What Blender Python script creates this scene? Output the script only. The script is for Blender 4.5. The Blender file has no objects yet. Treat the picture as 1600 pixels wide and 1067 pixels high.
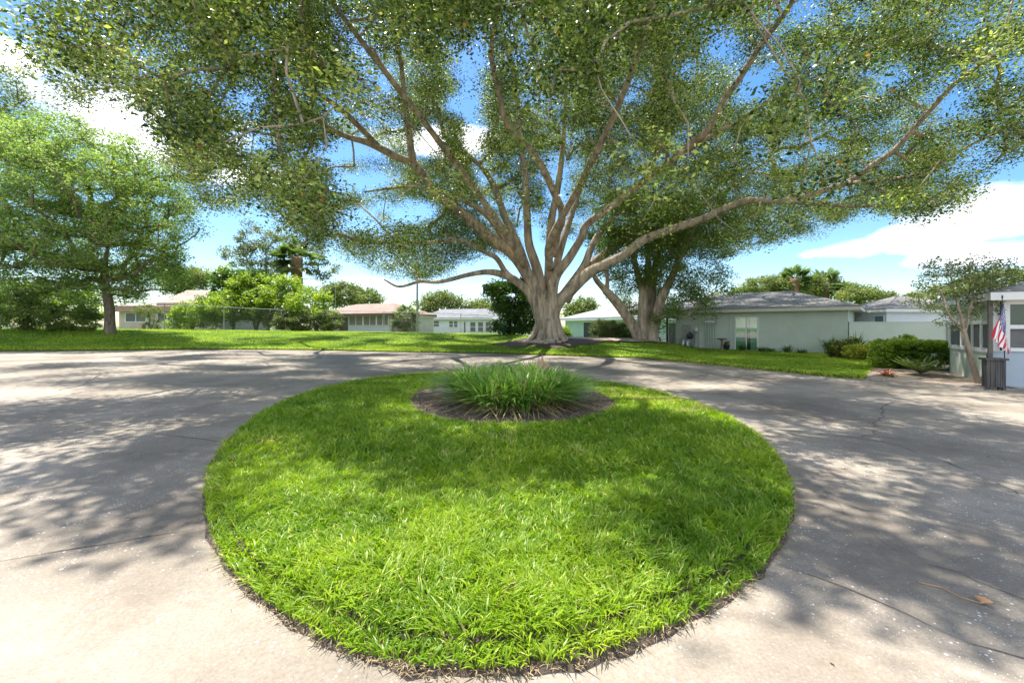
import bpy, math, random
import numpy as np
R = math.radians
rng = np.random.default_rng(7)
random.seed(7)
S = bpy.context.scene
C = S.collection

# ---------------------------------------------------------------- camera
F = 660.0; HZ = 510.0; EYE = 1.5            # focal length and horizon in pixels of the 1600 px photograph
cam_d = bpy.data.cameras.new('camera'); cam = bpy.data.objects.new('camera', cam_d); C.objects.link(cam)
cam.location = (0, 0, EYE); cam.rotation_euler = (R(90), 0, 0)
cam_d.sensor_width = 36; cam_d.lens = 36 * F / 1600; cam_d.shift_y = -(533.5 - HZ) / 1600
cam_d.clip_start = 0.05; cam_d.clip_end = 3000
S.camera = cam
# ---------------------------------------------------------------- light
SUN_EL, SUN_AZ = 67.0, -38.0                # azimuth from +Y (away from the camera), negative = left
sd = bpy.data.lights.new('sun', 'SUN'); sd.energy = 5.0; sd.angle = R(0.53); sd.color = (1, 0.95, 0.87)
sun = bpy.data.objects.new('sun', sd); C.objects.link(sun)
sun.rotation_euler = (R(90 - SUN_EL), 0, R(180 - SUN_AZ))
S.view_settings.view_transform = 'Standard'; S.view_settings.look = 'None'
S.view_settings.exposure = 1.32; S.view_settings.gamma = 1; S.view_settings.use_curve_mapping = False
W = bpy.data.worlds.new('World'); S.world = W; W.use_nodes = True
wt = W.node_tree; wt.nodes.clear()
def wn(t, **k):
    n = wt.nodes.new(t)
    for a, b in k.items(): setattr(n, a, b)
    return n
sky = wn('ShaderNodeTexSky', sky_type='NISHITA', sun_disc=False, sun_elevation=R(SUN_EL), sun_rotation=R(SUN_AZ))
sky.air_density = 1.0; sky.dust_density = 0.6; sky.ozone_density = 2.2
tc = wn('ShaderNodeTexCoord')
def wmath(op, a, b=None, c=None, clamp=False):
    n = wn('ShaderNodeMath', operation=op, use_clamp=clamp)
    for i, v in enumerate((a, b, c)):
        if v is None: continue
        if isinstance(v, (int, float)): n.inputs[i].default_value = v
        else: wt.links.new(v, n.inputs[i])
    return n.outputs[0]
def sky_blob(px, py, rx, ry):
    d = np.array([(px - 800) / F, 1, (HZ - py) / F]); d /= np.linalg.norm(d)
    s = wn('ShaderNodeVectorMath', operation='SUBTRACT'); wt.links.new(tc.outputs['Generated'], s.inputs[0]); s.inputs[1].default_value = d
    m = wn('ShaderNodeVectorMath', operation='MULTIPLY'); wt.links.new(s.outputs[0], m.inputs[0])
    m.inputs[1].default_value = (1 / rx, 1 / rx, 1 / ry)
    l = wn('ShaderNodeVectorMath', operation='LENGTH'); wt.links.new(m.outputs[0], l.inputs[0])
    return wmath('SUBTRACT', 1.0, l.outputs['Value'])
def wnoise(scale, detail, rough, sz=2.2):
    mp = wn('ShaderNodeMapping'); mp.inputs['Scale'].default_value = (1, 1, sz); wt.links.new(tc.outputs['Generated'], mp.inputs[0])
    n = wn('ShaderNodeTexNoise'); n.inputs['Scale'].default_value = scale; n.inputs['Detail'].default_value = detail
    n.inputs['Roughness'].default_value = rough; wt.links.new(mp.outputs[0], n.inputs['Vector'])
    return n.outputs['Fac']
nz = wnoise(3.2, 8, 0.58)
blobs = [sky_blob(230, 205, .20, .10), sky_blob(390, 275, .18, .06), sky_blob(1560, 335, .15, .06),
         sky_blob(1440, 372, .10, .04), sky_blob(1305, 394, .115, .028), sky_blob(570, 440, .07, .018), sky_blob(745, 450, .09, .02),
         sky_blob(20, 95, .05, .03), sky_blob(700, 220, .3, .04), sky_blob(1540, 400, .14, .035)]
dv = wn('ShaderNodeVectorMath', operation='DOT_PRODUCT'); wt.links.new(tc.outputs['Generated'], dv.inputs[0]); dv.inputs[1].default_value = (0, -.8, .6)   # unseen cloud bank added behind the camera and high up as fill light
blobs.append(wmath('MULTIPLY', wmath('SUBTRACT', dv.outputs['Value'], .15), .9))
mx = blobs[0]
for b in blobs[1:]: mx = wmath('MAXIMUM', mx, b)
mx = wmath('MAXIMUM', mx, -0.55)
cl = wmath('ADD', wmath('MULTIPLY', mx, 0.9), wmath('MULTIPLY', wmath('SUBTRACT', nz, 0.5), 2.6))
cl = wmath('MULTIPLY', wmath('SUBTRACT', cl, 0.30), 1.9, clamp=True)
cl = wmath('MULTIPLY', cl, 0.92)
shade = wnoise(7, 5, 0.5)
ccol = wn('ShaderNodeMix', data_type='RGBA'); wt.links.new(shade, ccol.inputs['Factor'])
ccol.inputs['A'].default_value = (6.2, 6.4, 6.8, 1); ccol.inputs['B'].default_value = (9, 8.9, 8.8, 1)
mixc = wn('ShaderNodeMix', data_type='RGBA'); wt.links.new(cl, mixc.inputs['Factor'])
hs = wn('ShaderNodeHueSaturation'); hs.inputs['Saturation'].default_value = 1.3; hs.inputs['Value'].default_value = .72; wt.links.new(sky.outputs[0], hs.inputs['Color'])
wt.links.new(hs.outputs[0], mixc.inputs['A']); wt.links.new(ccol.outputs['Result'], mixc.inputs['B'])
bg = wn('ShaderNodeBackground'); bg.inputs['Strength'].default_value = 0.14
wt.links.new(mixc.outputs['Result'], bg.inputs['Color'])
wo = wn('ShaderNodeOutputWorld'); wt.links.new(bg.outputs[0], wo.inputs['Surface'])
S.cycles.max_bounces = 7; S.cycles.transparent_max_bounces = 8; S.cycles.sample_clamp_indirect = 6

# ---------------------------------------------------------------- where things stand
def P(px, py, y):                            # a point seen at that place of the photograph, y metres away
    return np.array([(px - 800) / F * y, y, EYE + (HZ - py) / F * y])
def D(x, y):                                 # the driveway: a gently tilted plane
    return 0.008 * np.minimum(y, 30) - 0.012 * np.clip(x, -30, 30)
def ondrive(px, py):
    u = (px - 800) / F
    y = 1.5 / ((py - HZ) / F + 0.008 - 0.012 * u)
    return u * y, y
def PT(*rows): return np.array(rows, float)
EDGE = PT((-2500,600),(-1200,570),(-600,556),(-200,551),(0,549),(170,548),(320,546),(480,547),(620,550),(760,552),(880,556),(1000,560),(1060,565),(1180,577),(1290,588),(1350,592),(1356,586),(1372,571),(1400,566),(1500,562),(1900,560),(4000,560))
_eu = (EDGE[:, 0] - 800) / F
_ey = np.array([ondrive(*p)[1] for p in EDGE]); _ey = np.clip(_ey, 8, 23)
CREST = PT((-2500,14,1.2),(-600,18,1.3),(0,22,1.3),(172,27,1.27),(257,30,1.25),(440,36,1.12),(660,38,.98),(780,39,.9),(830,26,.78),(885,25.5,.74),(1010,26.5,.62),(1060,26,.36),(1095,26.9,.1),(1180,25,.06),(1325,22.5,.02),(1400,21,0),(4000,21,-.1))
FAR = PT((-2500,45,1.3),(330,45,1.25),(440,53,1.0),(600,53,.9),(660,66,.4),(800,66,.4),(880,57,0),(1000,46,0),(1300,40,-.1),(4000,40,-.1))
def G(x, y):
    x = np.asarray(x, float); y = np.asarray(y, float)
    u = x / np.maximum(y, .1); px = u * F + 800
    ye = np.interp(u, _eu, _ey); de = D(u * ye, ye)
    yc = np.interp(px, CREST[:, 0], CREST[:, 1]); hc = np.interp(px, CREST[:, 0], CREST[:, 2])
    yf = np.interp(px, FAR[:, 0], FAR[:, 1]); hf = np.interp(px, FAR[:, 0], FAR[:, 2])
    yc = np.maximum(yc, ye + 1)
    t = np.clip((y - ye) / (yc - ye), 0, 1)
    a = de + .045 + (np.maximum(hc, de + .05) - de - .045) * np.sin(t * np.pi / 2)
    t2 = np.clip((y - yc) / np.maximum(yf - yc, 1), 0, 1)
    h = a + (hf - a) * t2 * (y > yc)
    return np.where(y < ye, D(x, y), h)

# ---------------------------------------------------------------- materials
MATS = {}
def mat(name, col, rough=.7, **k):
    if name in MATS: return MATS[name]
    m = bpy.data.materials.new(name); m.use_nodes = True; nt = m.node_tree; b = nt.nodes['Principled BSDF']
    b.inputs['Base Color'].default_value = (*col, 1); b.inputs['Roughness'].default_value = rough
    if 'metal' in k: b.inputs['Metallic'].default_value = k['metal']
    if 'spec' in k: b.inputs['Specular IOR Level'].default_value = k['spec']
    var = k.get('var')
    if var:                                   # (colour 2, scale, [scale z], [detail])
        c2, sc = var[0], var[1]
        co = nt.nodes.new('ShaderNodeTexCoord'); mp = nt.nodes.new('ShaderNodeMapping')
        mp.inputs['Scale'].default_value = (sc, sc, sc * (var[2] if len(var) > 2 else 1))
        nt.links.new(co.outputs['Object'], mp.inputs[0])
        n = nt.nodes.new('ShaderNodeTexNoise'); n.inputs['Scale'].default_value = 1; n.inputs['Detail'].default_value = 8; n.inputs['Roughness'].default_value = .65
        nt.links.new(mp.outputs[0], n.inputs['Vector'])
        r = nt.nodes.new('ShaderNodeValToRGB'); r.color_ramp.elements[0].position = .36; r.color_ramp.elements[1].position = .64
        r.color_ramp.elements[0].color = (*col, 1); r.color_ramp.elements[1].color = (*c2, 1)
        nt.links.new(n.outputs['Fac'], r.inputs[0]); nt.links.new(r.outputs[0], b.inputs['Base Color'])
        if k.get('bump'):
            bp = nt.nodes.new('ShaderNodeBump'); bp.inputs['Strength'].default_value = k['bump']; bp.inputs['Distance'].default_value = k.get('bdist', .02)
            nt.links.new(n.outputs['Fac'], bp.inputs['Height']); nt.links.new(bp.outputs[0], b.inputs['Normal'])
    MATS[name] = m
    return m
def leafmat(name, stops, trans=.4, rough=.45, tcol=1.35):
    if name in MATS: return MATS[name]
    m = bpy.data.materials.new(name); m.use_nodes = True; nt = m.node_tree; b = nt.nodes['Principled BSDF']; out = nt.nodes['Material Output']
    at = nt.nodes.new('ShaderNodeAttribute'); at.attribute_name = 'tint'
    r = nt.nodes.new('ShaderNodeValToRGB'); cr = r.color_ramp
    while len(cr.elements) < len(stops): cr.elements.new(.5)
    for e, (p, c) in zip(cr.elements, stops): e.position = p; e.color = (*c, 1)
    nt.links.new(at.outputs['Fac'], r.inputs[0]); nt.links.new(r.outputs[0], b.inputs['Base Color'])
    b.inputs['Roughness'].default_value = rough; b.inputs['Specular IOR Level'].default_value = .35
    t = nt.nodes.new('ShaderNodeBsdfTranslucent'); mm = nt.nodes.new('ShaderNodeMix'); mm.data_type = 'RGBA'; mm.blend_type = 'MULTIPLY'; mm.inputs['Factor'].default_value = 1
    nt.links.new(r.outputs[0], mm.inputs['A']); mm.inputs['B'].default_value = (tcol * 1.15, tcol * 1.2, tcol * .6, 1)
    nt.links.new(mm.outputs['Result'], t.inputs['Color'])
    mx = nt.nodes.new('ShaderNodeMixShader'); mx.inputs[0].default_value = trans
    nt.links.new(b.outputs[0], mx.inputs[1]); nt.links.new(t.outputs[0], mx.inputs[2]); nt.links.new(mx.outputs[0], out.inputs['Surface'])
    MATS[name] = m
    return m
M_oak = leafmat('olive_leaf', [(0, (.02, .04, .008)), (.4, (.105, .165, .028)), (.75, (.25, .33, .065)), (.92, (.48, .52, .16)), (1, (.38, .18, .06))], .30, .36)
M_left = leafmat('feather_leaf', [(0, (.07, .13, .035)), (.5, (.20, .30, .08)), (1, (.42, .50, .18))], .45, .5)
M_bright = leafmat('bright_leaf', [(0, (.09, .16, .02)), (.5, (.22, .32, .035)), (1, (.42, .50, .08))], .45, .45)
M_dark = leafmat('dark_leaf', [(0, (.025, .06, .015)), (.6, (.08, .16, .03)), (1, (.22, .33, .06))], .3, .35)
M_yell = leafmat('yellow_leaf', [(0, (.20, .26, .03)), (.5, (.40, .42, .05)), (1, (.58, .52, .12))], .4, .4)
M_far = leafmat('far_leaf', [(0, (.08, .12, .035)), (.5, (.16, .20, .055)), (1, (.26, .28, .09))], .35, .55)
M_dull = leafmat('dull_leaf', [(0, (.06, .09, .03)), (.6, (.16, .20, .07)), (1, (.34, .37, .17))], .3, .5)
M_grass = leafmat('grass_blade', [(0, (.07, .18, .010)), (.45, (.24, .36, .022)), (.8, (.46, .53, .05)), (.95, (.58, .60, .15)), (1, (.46, .38, .19))], .42, .42, 1.3)
M_lir = leafmat('strap_leaf', [(0, (.09, .20, .03)), (.5, (.20, .38, .06)), (.8, (.42, .55, .13)), (.93, (.42, .40, .22)), (1, (.36, .24, .13))], .35, .35, 1.2)
M_red = leafmat('red_leaf', [(0, (.25, .05, .03)), (1, (.55, .16, .10))], .3, .4)
M_frond = leafmat('palm_frond', [(0, (.05, .10, .03)), (1, (.2, .28, .1))], .3, .4)
M_bark = mat('bark', (.20, .155, .115), .9, var=((.60, .49, .365), 4, .22), bump=1, bdist=.12)
M_bark2 = mat('dark_bark', (.10, .08, .06), .9, var=((.26, .21, .16), 9, .3), bump=.8, bdist=.03)
M_sage = mat('sage_stucco', (.52, .57, .48), .85, var=((.58, .63, .54), 1.2), bump=.15, bdist=.004)
M_white = mat('white_paint', (.78, .78, .76), .5, var=((.70, .71, .70), 2))
M_wwall = mat('white_wall', (.72, .74, .76), .8, var=((.66, .69, .72), 1.5))
M_cream = mat('cream_fascia', (.66, .62, .50), .6, var=((.60, .57, .46), 2))
M_tan = mat('cream_wall', (.62, .54, .40), .8, var=((.52, .46, .35), 1.5))
M_blue = mat('pale_blue_wall', (.42, .49, .56), .8, var=((.38, .45, .51), 1.5), bump=.1, bdist=.004)
M_glass = mat('window_glass', (.035, .05, .05), .06, spec=.8)
M_gglass = mat('greenish_glass', (.05, .09, .08), .08, spec=.8)
M_scr = mat('dark_screen', (.10, .11, .115), .7, var=((.17, .17, .165), 1.5))
M_dark2 = mat('dark_metal', (.03, .03, .03), .5)
M_galv = mat('galvanised_steel', (.50, .51, .50), .5, metal=.4)
M_wire = mat('fence_wire', (.42, .43, .42), .6, metal=.3)
M_pole = mat('grey_pole', (.40, .39, .37), .7, var=((.30, .29, .28), 6))
M_stone = mat('pale_stone', (.26, .23, .19), .85, var=((.42, .38, .32), 12), bump=.5)
M_curt = mat('curtain_fabric', (.42, .56, .50), .9)
M_wood = mat('weathered_wood', (.045, .043, .04), .8, var=((.11, .105, .10), 14, .08), bump=.5, bdist=.006)
M_post = mat('grey_brown_post', (.22, .20, .17), .8, var=((.15, .135, .12), 8, .1))
M_pink = mat('pink_fascia', (.40, .24, .17), .7, var=((.34, .2, .14), 2))
M_board = mat('white_board', (.62, .60, .58), .8, var=((.5, .49, .47), 4, .1))

def shingles(name, c1, c2):
    m = mat(name, c1, .9, var=(c2, 1.1)); nt = m.node_tree; b = nt.nodes['Principled BSDF']
    co = nt.nodes.new('ShaderNodeTexCoord'); n = nt.nodes.new('ShaderNodeTexNoise'); n.inputs['Scale'].default_value = 9; n.inputs['Detail'].default_value = 4
    nt.links.new(co.outputs['Object'], n.inputs['Vector'])
    src = b.inputs['Base Color'].links[0].from_socket
    mm = nt.nodes.new('ShaderNodeMix'); mm.data_type = 'RGBA'; mm.blend_type = 'OVERLAY'; mm.inputs['Factor'].default_value = .6
    nt.links.new(src, mm.inputs['A']); nt.links.new(n.outputs['Fac'], mm.inputs['B']); nt.links.new(mm.outputs['Result'], b.inputs['Base Color'])
    w = nt.nodes.new('ShaderNodeTexWave'); w.bands_direction = 'Z'; w.wave_profile = 'SAW'; w.inputs['Scale'].default_value = 6; w.inputs['Distortion'].default_value = .4
    nt.links.new(co.outputs['Object'], w.inputs['Vector'])
    bp = nt.nodes.new('ShaderNodeBump'); bp.inputs['Distance'].default_value = .02; bp.inputs['Strength'].default_value = .5
    nt.links.new(w.outputs['Fac'], bp.inputs['Height']); nt.links.new(bp.outputs[0], b.inputs['Normal'])
    return m
M_shg = shingles('grey_shingle', (.20, .19, .185), (.29, .275, .265))
M_shb = shingles('brown_shingle', (.20, .13, .10), (.28, .19, .15))
M_sht = shingles('tan_shingle', (.24, .18, .145), (.34, .27, .22))
M_shd = shingles('dark_grey_shingle', (.11, .115, .125), (.18, .185, .195))

def drive_material():
    m = bpy.data.materials.new('aged_shell_concrete'); m.use_nodes = True; nt = m.node_tree; b = nt.nodes['Principled BSDF']; L = nt.links.new
    co = nt.nodes.new('ShaderNodeTexCoord')
    def noise(sc, d=6, r=.6):
        n = nt.nodes.new('ShaderNodeTexNoise'); n.inputs['Scale'].default_value = sc; n.inputs['Detail'].default_value = d; n.inputs['Roughness'].default_value = r
        L(co.outputs['Object'], n.inputs['Vector']); return n.outputs['Fac']
    def ramp(src, *st):
        r = nt.nodes.new('ShaderNodeValToRGB'); cr = r.color_ramp
        while len(cr.elements) < len(st): cr.elements.new(.5)
        for e, (p, c) in zip(cr.elements, st): e.position = p; e.color = (*c, 1)
        L(src, r.inputs[0]); return r.outputs[0]
    def mix(f, a, c, bt='MIX'):
        n = nt.nodes.new('ShaderNodeMix'); n.data_type = 'RGBA'; n.blend_type = bt
        for s, v in (('Factor', f), ('A', a), ('B', c)):
            if isinstance(v, float): n.inputs[s].default_value = v
            elif isinstance(v, tuple): n.inputs[s].default_value = (*v, 1)
            else: L(v, n.inputs[s])
        return n.outputs['Result']
    base = ramp(noise(.45, 9, .62), (.34, (.135, .112, .086)), (.5, (.225, .192, .150)), (.66, (.31, .268, .216)))
    fine = ramp(noise(60, 4, .7), (.3, (.36, .36, .36)), (.7, (.64, .64, .64)))
    base = mix(.75, base, fine, 'OVERLAY')
    # shells: several grain sizes, denser where the surface is worn
    worn = ramp(noise(.9, 6, .6), (.42, (.12, .12, .12)), (.62, (1, 1, 1)))
    for sc, thr in ((38, .30), (75, .26), (130, .24)):
        v = nt.nodes.new('ShaderNodeTexVoronoi'); v.inputs['Scale'].default_value = sc; L(co.outputs['Object'], v.inputs['Vector'])
        sep = nt.nodes.new('ShaderNodeSeparateColor'); L(v.outputs['Color'], sep.inputs[0])
        pick = nt.nodes.new('ShaderNodeMath'); pick.operation = 'GREATER_THAN'; L(sep.outputs[0], pick.inputs[0]); pick.inputs[1].default_value = .72 if sc < 100 else .66
        size = nt.nodes.new('ShaderNodeMath'); size.operation = 'MULTIPLY'; L(sep.outputs[1], size.inputs[0]); size.inputs[1].default_value = thr
        near = nt.nodes.new('ShaderNodeMath'); near.operation = 'LESS_THAN'; L(v.outputs['Distance'], near.inputs[0]); L(size.outputs[0], near.inputs[1])
        mm = nt.nodes.new('ShaderNodeMath'); mm.operation = 'MULTIPLY'; L(pick.outputs[0], mm.inputs[0]); L(near.outputs[0], mm.inputs[1])
        m2 = nt.nodes.new('ShaderNodeMath'); m2.operation = 'MULTIPLY'; L(mm.outputs[0], m2.inputs[0]); L(worn, m2.inputs[1])
        base = mix(m2.outputs[0], base, (.85, .82, .76))
    stain = ramp(noise(2.2, 8, .7), (.52, (0, 0, 0)), (.70, (.55, .55, .55)))
    base = mix(stain, base, (.15, .115, .08))
    L(base, b.inputs['Base Color']); b.inputs['Roughness'].default_value = .88
    bp = nt.nodes.new('ShaderNodeBump'); bp.inputs['Strength'].default_value = .35; bp.inputs['Distance'].default_value = .006
    L(noise(90, 5, .7), bp.inputs['Height']); L(bp.outputs[0], b.inputs['Normal'])
    return m
M_drive = drive_material()
M_crack = mat('crack_dirt', (.06, .052, .043), .95, var=((.13, .11, .09), 30))
M_soil = mat('dark_soil', (.05, .036, .026), .95, var=((.13, .095, .07), 22), bump=1, bdist=.03)
M_lawnbase = mat('lawn_thatch', (.05, .10, .018), .95, var=((.10, .14, .03), 2.5), bump=.6, bdist=.02)
M_mulch = mat('tan_mulch', (.26, .19, .14), .95, var=((.48, .38, .30), 26), bump=1, bdist=.03)

# ---------------------------------------------------------------- mesh helpers
ORG = {}
def link(name, me, material, parent=None, smooth=False):
    o = bpy.data.objects.new(name, me); C.objects.link(o)
    for mt in (material if isinstance(material, (list, tuple)) else [material]): me.materials.append(mt)
    if parent is not None: o.parent = parent
    if smooth: me.polygons.foreach_set('use_smooth', np.ones(len(me.polygons), bool))
    return o
def root_of(p):
    while p.parent is not None: p = p.parent
    return p
def quads(name, V, Q, material, parent=None, tint=None, smooth=False):
    V = np.asarray(V, np.float32)
    if parent is not None: V = V - np.array(root_of(parent).location, np.float32)
    me = bpy.data.meshes.new(name); Q = np.asarray(Q, np.int32); n, k = Q.shape
    me.vertices.add(len(V)); me.vertices.foreach_set('co', V.ravel())
    me.loops.add(n * k); me.loops.foreach_set('vertex_index', Q.ravel())
    me.polygons.add(n); me.polygons.foreach_set('loop_start', np.arange(0, n * k, k, dtype=np.int32))
    if tint is not None:
        a = me.attributes.new('tint', 'FLOAT', 'FACE'); a.data.foreach_set('value', np.clip(tint, 0, 1).astype(np.float32))
    me.update(calc_edges=True)
    return link(name, me, material, parent, smooth)
def thing(name, label, cat, loc, group=None, kind=None):
    o = bpy.data.objects.new(name, None); C.objects.link(o); o.location = tuple(float(v) for v in loc); o.empty_display_size = .2
    return tag(o, label, cat, group, kind)
def tag(o, label=None, cat=None, group=None, kind=None):
    if label: o['label'] = label
    if cat: o['category'] = cat
    if group: o['group'] = group
    if kind: o['kind'] = kind
    return o
class MB:
    """collects shapes; fr = (x, y, z, angle) turns local coordinates into the place's"""
    def __init__(s, fr=(0, 0, 0, 0)): s.v = []; s.f = []; s.fr = fr; s.sm = False
    def add(s, vs, fs):
        b = len(s.v); s.v += [tuple(v) for v in vs]; s.f += [tuple(i + b for i in f) for f in fs]; return s
    def box(s, x0, x1, y0, y1, z0, z1):
        return s.add([(x, y, z) for z in (z0, z1) for x, y in ((x0, y0), (x1, y0), (x1, y1), (x0, y1))],
                     [(3, 2, 1, 0), (4, 5, 6, 7), (0, 1, 5, 4), (1, 2, 6, 5), (2, 3, 7, 6), (3, 0, 4, 7)])
    def tube(s, pts, rad, sides=8, lobes=None, cap=True):
        pts = np.asarray(pts, float); n = len(pts); rad = np.full(n, rad, float) if np.isscalar(rad) else np.asarray(rad, float)
        t = np.gradient(pts, axis=0); t /= np.linalg.norm(t, axis=1)[:, None] + 1e-9
        ref = np.array([1., 0, 0]) if abs(t[0][2]) > .7 else np.array([0, 0, 1.])
        vs = []; a = np.linspace(0, 2 * np.pi, sides, endpoint=False)
        u = np.cross(t[0], ref); u /= np.linalg.norm(u)
        for i in range(n):
            u = u - t[i] * np.dot(u, t[i]); u /= np.linalg.norm(u) + 1e-9; w = np.cross(t[i], u)
            rr = rad[i] * (1 if lobes is None else (1 + lobes(a, i / (n - 1))))
            ring = pts[i] + (np.cos(a) * rr)[:, None] * u + (np.sin(a) * rr)[:, None] * w
            vs += [tuple(r) for r in ring]
        fs = [(i * sides + j, i * sides + (j + 1) % sides, (i + 1) * sides + (j + 1) % sides, (i + 1) * sides + j) for i in range(n - 1) for j in range(sides)]
        if cap: fs += [tuple(range(sides))[::-1], tuple((n - 1) * sides + j for j in range(sides))]
        return s.add(vs, fs)
    def cyl(s, x, y, z0, z1, r, sides=12, r2=None):
        return s.tube([(x, y, z0), (x, y, z1)], [r, r if r2 is None else r2], sides)
    def build(s, name, material, parent=None, smooth=False):
        x, y, z, a = s.fr; V = np.array(s.v, float).reshape(-1, 3); c, n = math.cos(a), math.sin(a)
        V = np.stack([x + V[:, 0] * c - V[:, 1] * n, y + V[:, 0] * n + V[:, 1] * c, z + V[:, 2]], 1)
        if parent is not None: V = V - np.array(root_of(parent).location)
        me = bpy.data.meshes.new(name); me.from_pydata(V.tolist(), [], s.f); me.update()
        return link(name, me, material, parent, smooth)
def smooth_path(pts, rad, k=4):
    pts = np.asarray(pts, float); rad = np.asarray(rad, float); n = len(pts)
    e = np.vstack([2 * pts[0] - pts[1], pts, 2 * pts[-1] - pts[-2]]); er = np.r_[rad[0], rad, rad[-1]]
    o, r = [], []
    for i in range(1, n):
        for t in np.arange(k) / k:
            p0, p1, p2, p3 = e[i - 1], e[i], e[i + 1], e[i + 2]
            o.append(.5 * ((2 * p1) + (p2 - p0) * t + (2 * p0 - 5 * p1 + 4 * p2 - p3) * t * t + (3 * p1 - p0 - 3 * p2 + p3) * t ** 3))
            r.append(er[i] * (1 - t) + er[i + 1] * t)
    o.append(pts[-1]); r.append(rad[-1])
    return np.array(o), np.array(r)
def unit(v): return v / (np.linalg.norm(v, axis=-1, keepdims=True) + 1e-9)
def leaves(name, ctr, rad, per, size, material, parent, flat=.65, tint0=None, droop=0., aspect=.5, tjit=.35, axis_up=0.):
    """many small folded leaves round each centre"""
    ctr = np.asarray(ctr, float); n = len(ctr); rad = np.broadcast_to(rad, n); per = np.broadcast_to(per, n).astype(int)
    idx = np.repeat(np.arange(n), per); N = len(idx)
    d = unit(rng.normal(size=(N, 3))) * (rng.random(N) ** .5)[:, None]
    d[:, 2] *= flat
    p = ctr[idx] + d * rad[idx][:, None]
    a = rng.normal(size=(N, 3)); a[:, 2] = a[:, 2] * .5 - droop + axis_up; a = unit(a)
    b = unit(np.cross(a, rng.normal(size=(N, 3)))); nn = np.cross(a, b)
    s = size * (.65 + .7 * rng.random(N)); Lh = (a * s[:, None]) * .5; Wv = b * (s * aspect * .5)[:, None]; fo = nn * (s * .09)[:, None]
    V = np.stack([p - Lh, p + Wv + fo, p + Lh, p - Wv + fo], 1).reshape(-1, 3)
    t0 = np.zeros(n) + .45 if tint0 is None else np.asarray(tint0)
    t = t0[idx] + rng.normal(size=N) * tjit * .5
    hot = rng.random(N) < .006; t = np.where(hot, 1.0, np.minimum(t, .9))
    return quads(name, V, np.arange(N * 4).reshape(-1, 4), material, parent, t)
def blades(name, root, h, w, material, parent=None, lean=.5, seg=3, tint=None, az=None, twist=1.0, tipw=.12):
    N = len(root); az = rng.random(N) * 2 * np.pi if az is None else az
    lean = np.broadcast_to(lean, N) * (.4 + 1.2 * rng.random(N))
    d = np.stack([np.cos(az), np.sin(az), np.zeros(N)], 1); sa = az + np.pi / 2 + rng.normal(size=N) * twist
    sd_ = np.stack([np.cos(sa), np.sin(sa), np.zeros(N)], 1)
    lv = []
    for k in range(seg + 1):
        t = k / seg; z = h * (t - .45 * lean * t * t); o = h * lean * t ** 1.8
        c = root + d * o[:, None]; c[:, 2] += z
        ww = w * .5 * (tipw if k == seg else (1 - .25 * t) if k else .7)
        lv += [c - sd_ * ww[:, None], c + sd_ * ww[:, None]]
    V = np.stack(lv, 1).reshape(-1, 3); m = 2 * (seg + 1); b = (np.arange(N) * m)[:, None]
    Q = np.concatenate([np.stack([b[:, 0] + 2 * k, b[:, 0] + 2 * k + 1, b[:, 0] + 2 * k + 3, b[:, 0] + 2 * k + 2], 1) for k in range(seg)])
    tt = np.tile(tint, seg) if tint is not None else np.tile(rng.random(N), seg)
    return quads(name, V, Q, material, parent, tt)
def inpoly(x, y, poly):
    c = np.zeros(len(x), bool); n = len(poly)
    for i in range(n):
        x1, y1 = poly[i]; x2, y2 = poly[(i + 1) % n]
        with np.errstate(divide='ignore', invalid='ignore'):
            c ^= ((y1 > y) != (y2 > y)) & (x < (x2 - x1) * (y - y1) / (y2 - y1) + x1)
    return c
def vnoise(x, y, s, seed=0):                  # smooth value noise
    g = np.random.default_rng(seed).random((64, 64)); X = np.asarray(x) / s + 100; Y = np.asarray(y) / s + 100
    i, j = np.floor(X).astype(int), np.floor(Y).astype(int); f, k = X - i, Y - j; f = f * f * (3 - 2 * f); k = k * k * (3 - 2 * k)
    q = lambda a, b: g[a % 64, b % 64]
    return (q(i, j) * (1 - f) + q(i + 1, j) * f) * (1 - k) + (q(i, j + 1) * (1 - f) + q(i + 1, j + 1) * f) * k

# ---------------------------------------------------------------- ground
us = np.unique(np.r_[np.tan(np.linspace(R(-85), R(-52), 34)), np.linspace(-1.28, 1.28, 240), np.tan(np.linspace(R(52), R(85), 34)), _eu])
us = us[(us > -11) & (us < 11)]
rows = []
fr = np.r_[0, .04, np.linspace(.3, 22, 40), np.geomspace(23, 900, 24)]
V = []; ncol = len(us)
ye = np.interp(us, _eu, _ey)
V.append(np.stack([us * (ye - .01), ye - .01, D(us * ye, ye) - .12], 1))
for s in fr:
    y = ye + s; x = us * y; V.append(np.stack([x, y, G(x, y + 1e-4)], 1))
V = np.concatenate(V); nr = len(fr) + 1
i, j = np.meshgrid(np.arange(nr - 1), np.arange(ncol - 1), indexing='ij'); b = (i * ncol + j).ravel()
o = quads('lawn', V, np.stack([b, b + 1, b + ncol + 1, b + ncol], 1), M_lawnbase, smooth=True); tag(o, kind='structure')
gx = np.linspace(-60, 60, 61); gy = np.linspace(-40, 24, 33)
X, Y = np.meshgrid(gx, gy); V = np.stack([X.ravel(), Y.ravel(), D(X, Y).ravel()], 1)
i, j = np.meshgrid(np.arange(32), np.arange(60), indexing='ij'); b = (i * 61 + j).ravel()
o = quads('driveway', V, np.stack([b, b + 1, b + 62, b + 61], 1), M_drive); tag(o, kind='structure'); drive = o
g = MB(); g.add([(-900, -900, -2.2), (900, -900, -2.2), (900, 1500, -2.2), (-900, 1500, -2.2)], [(0, 1, 2, 3)])
tag(g.build('ground', M_lawnbase), kind='structure')
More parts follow.
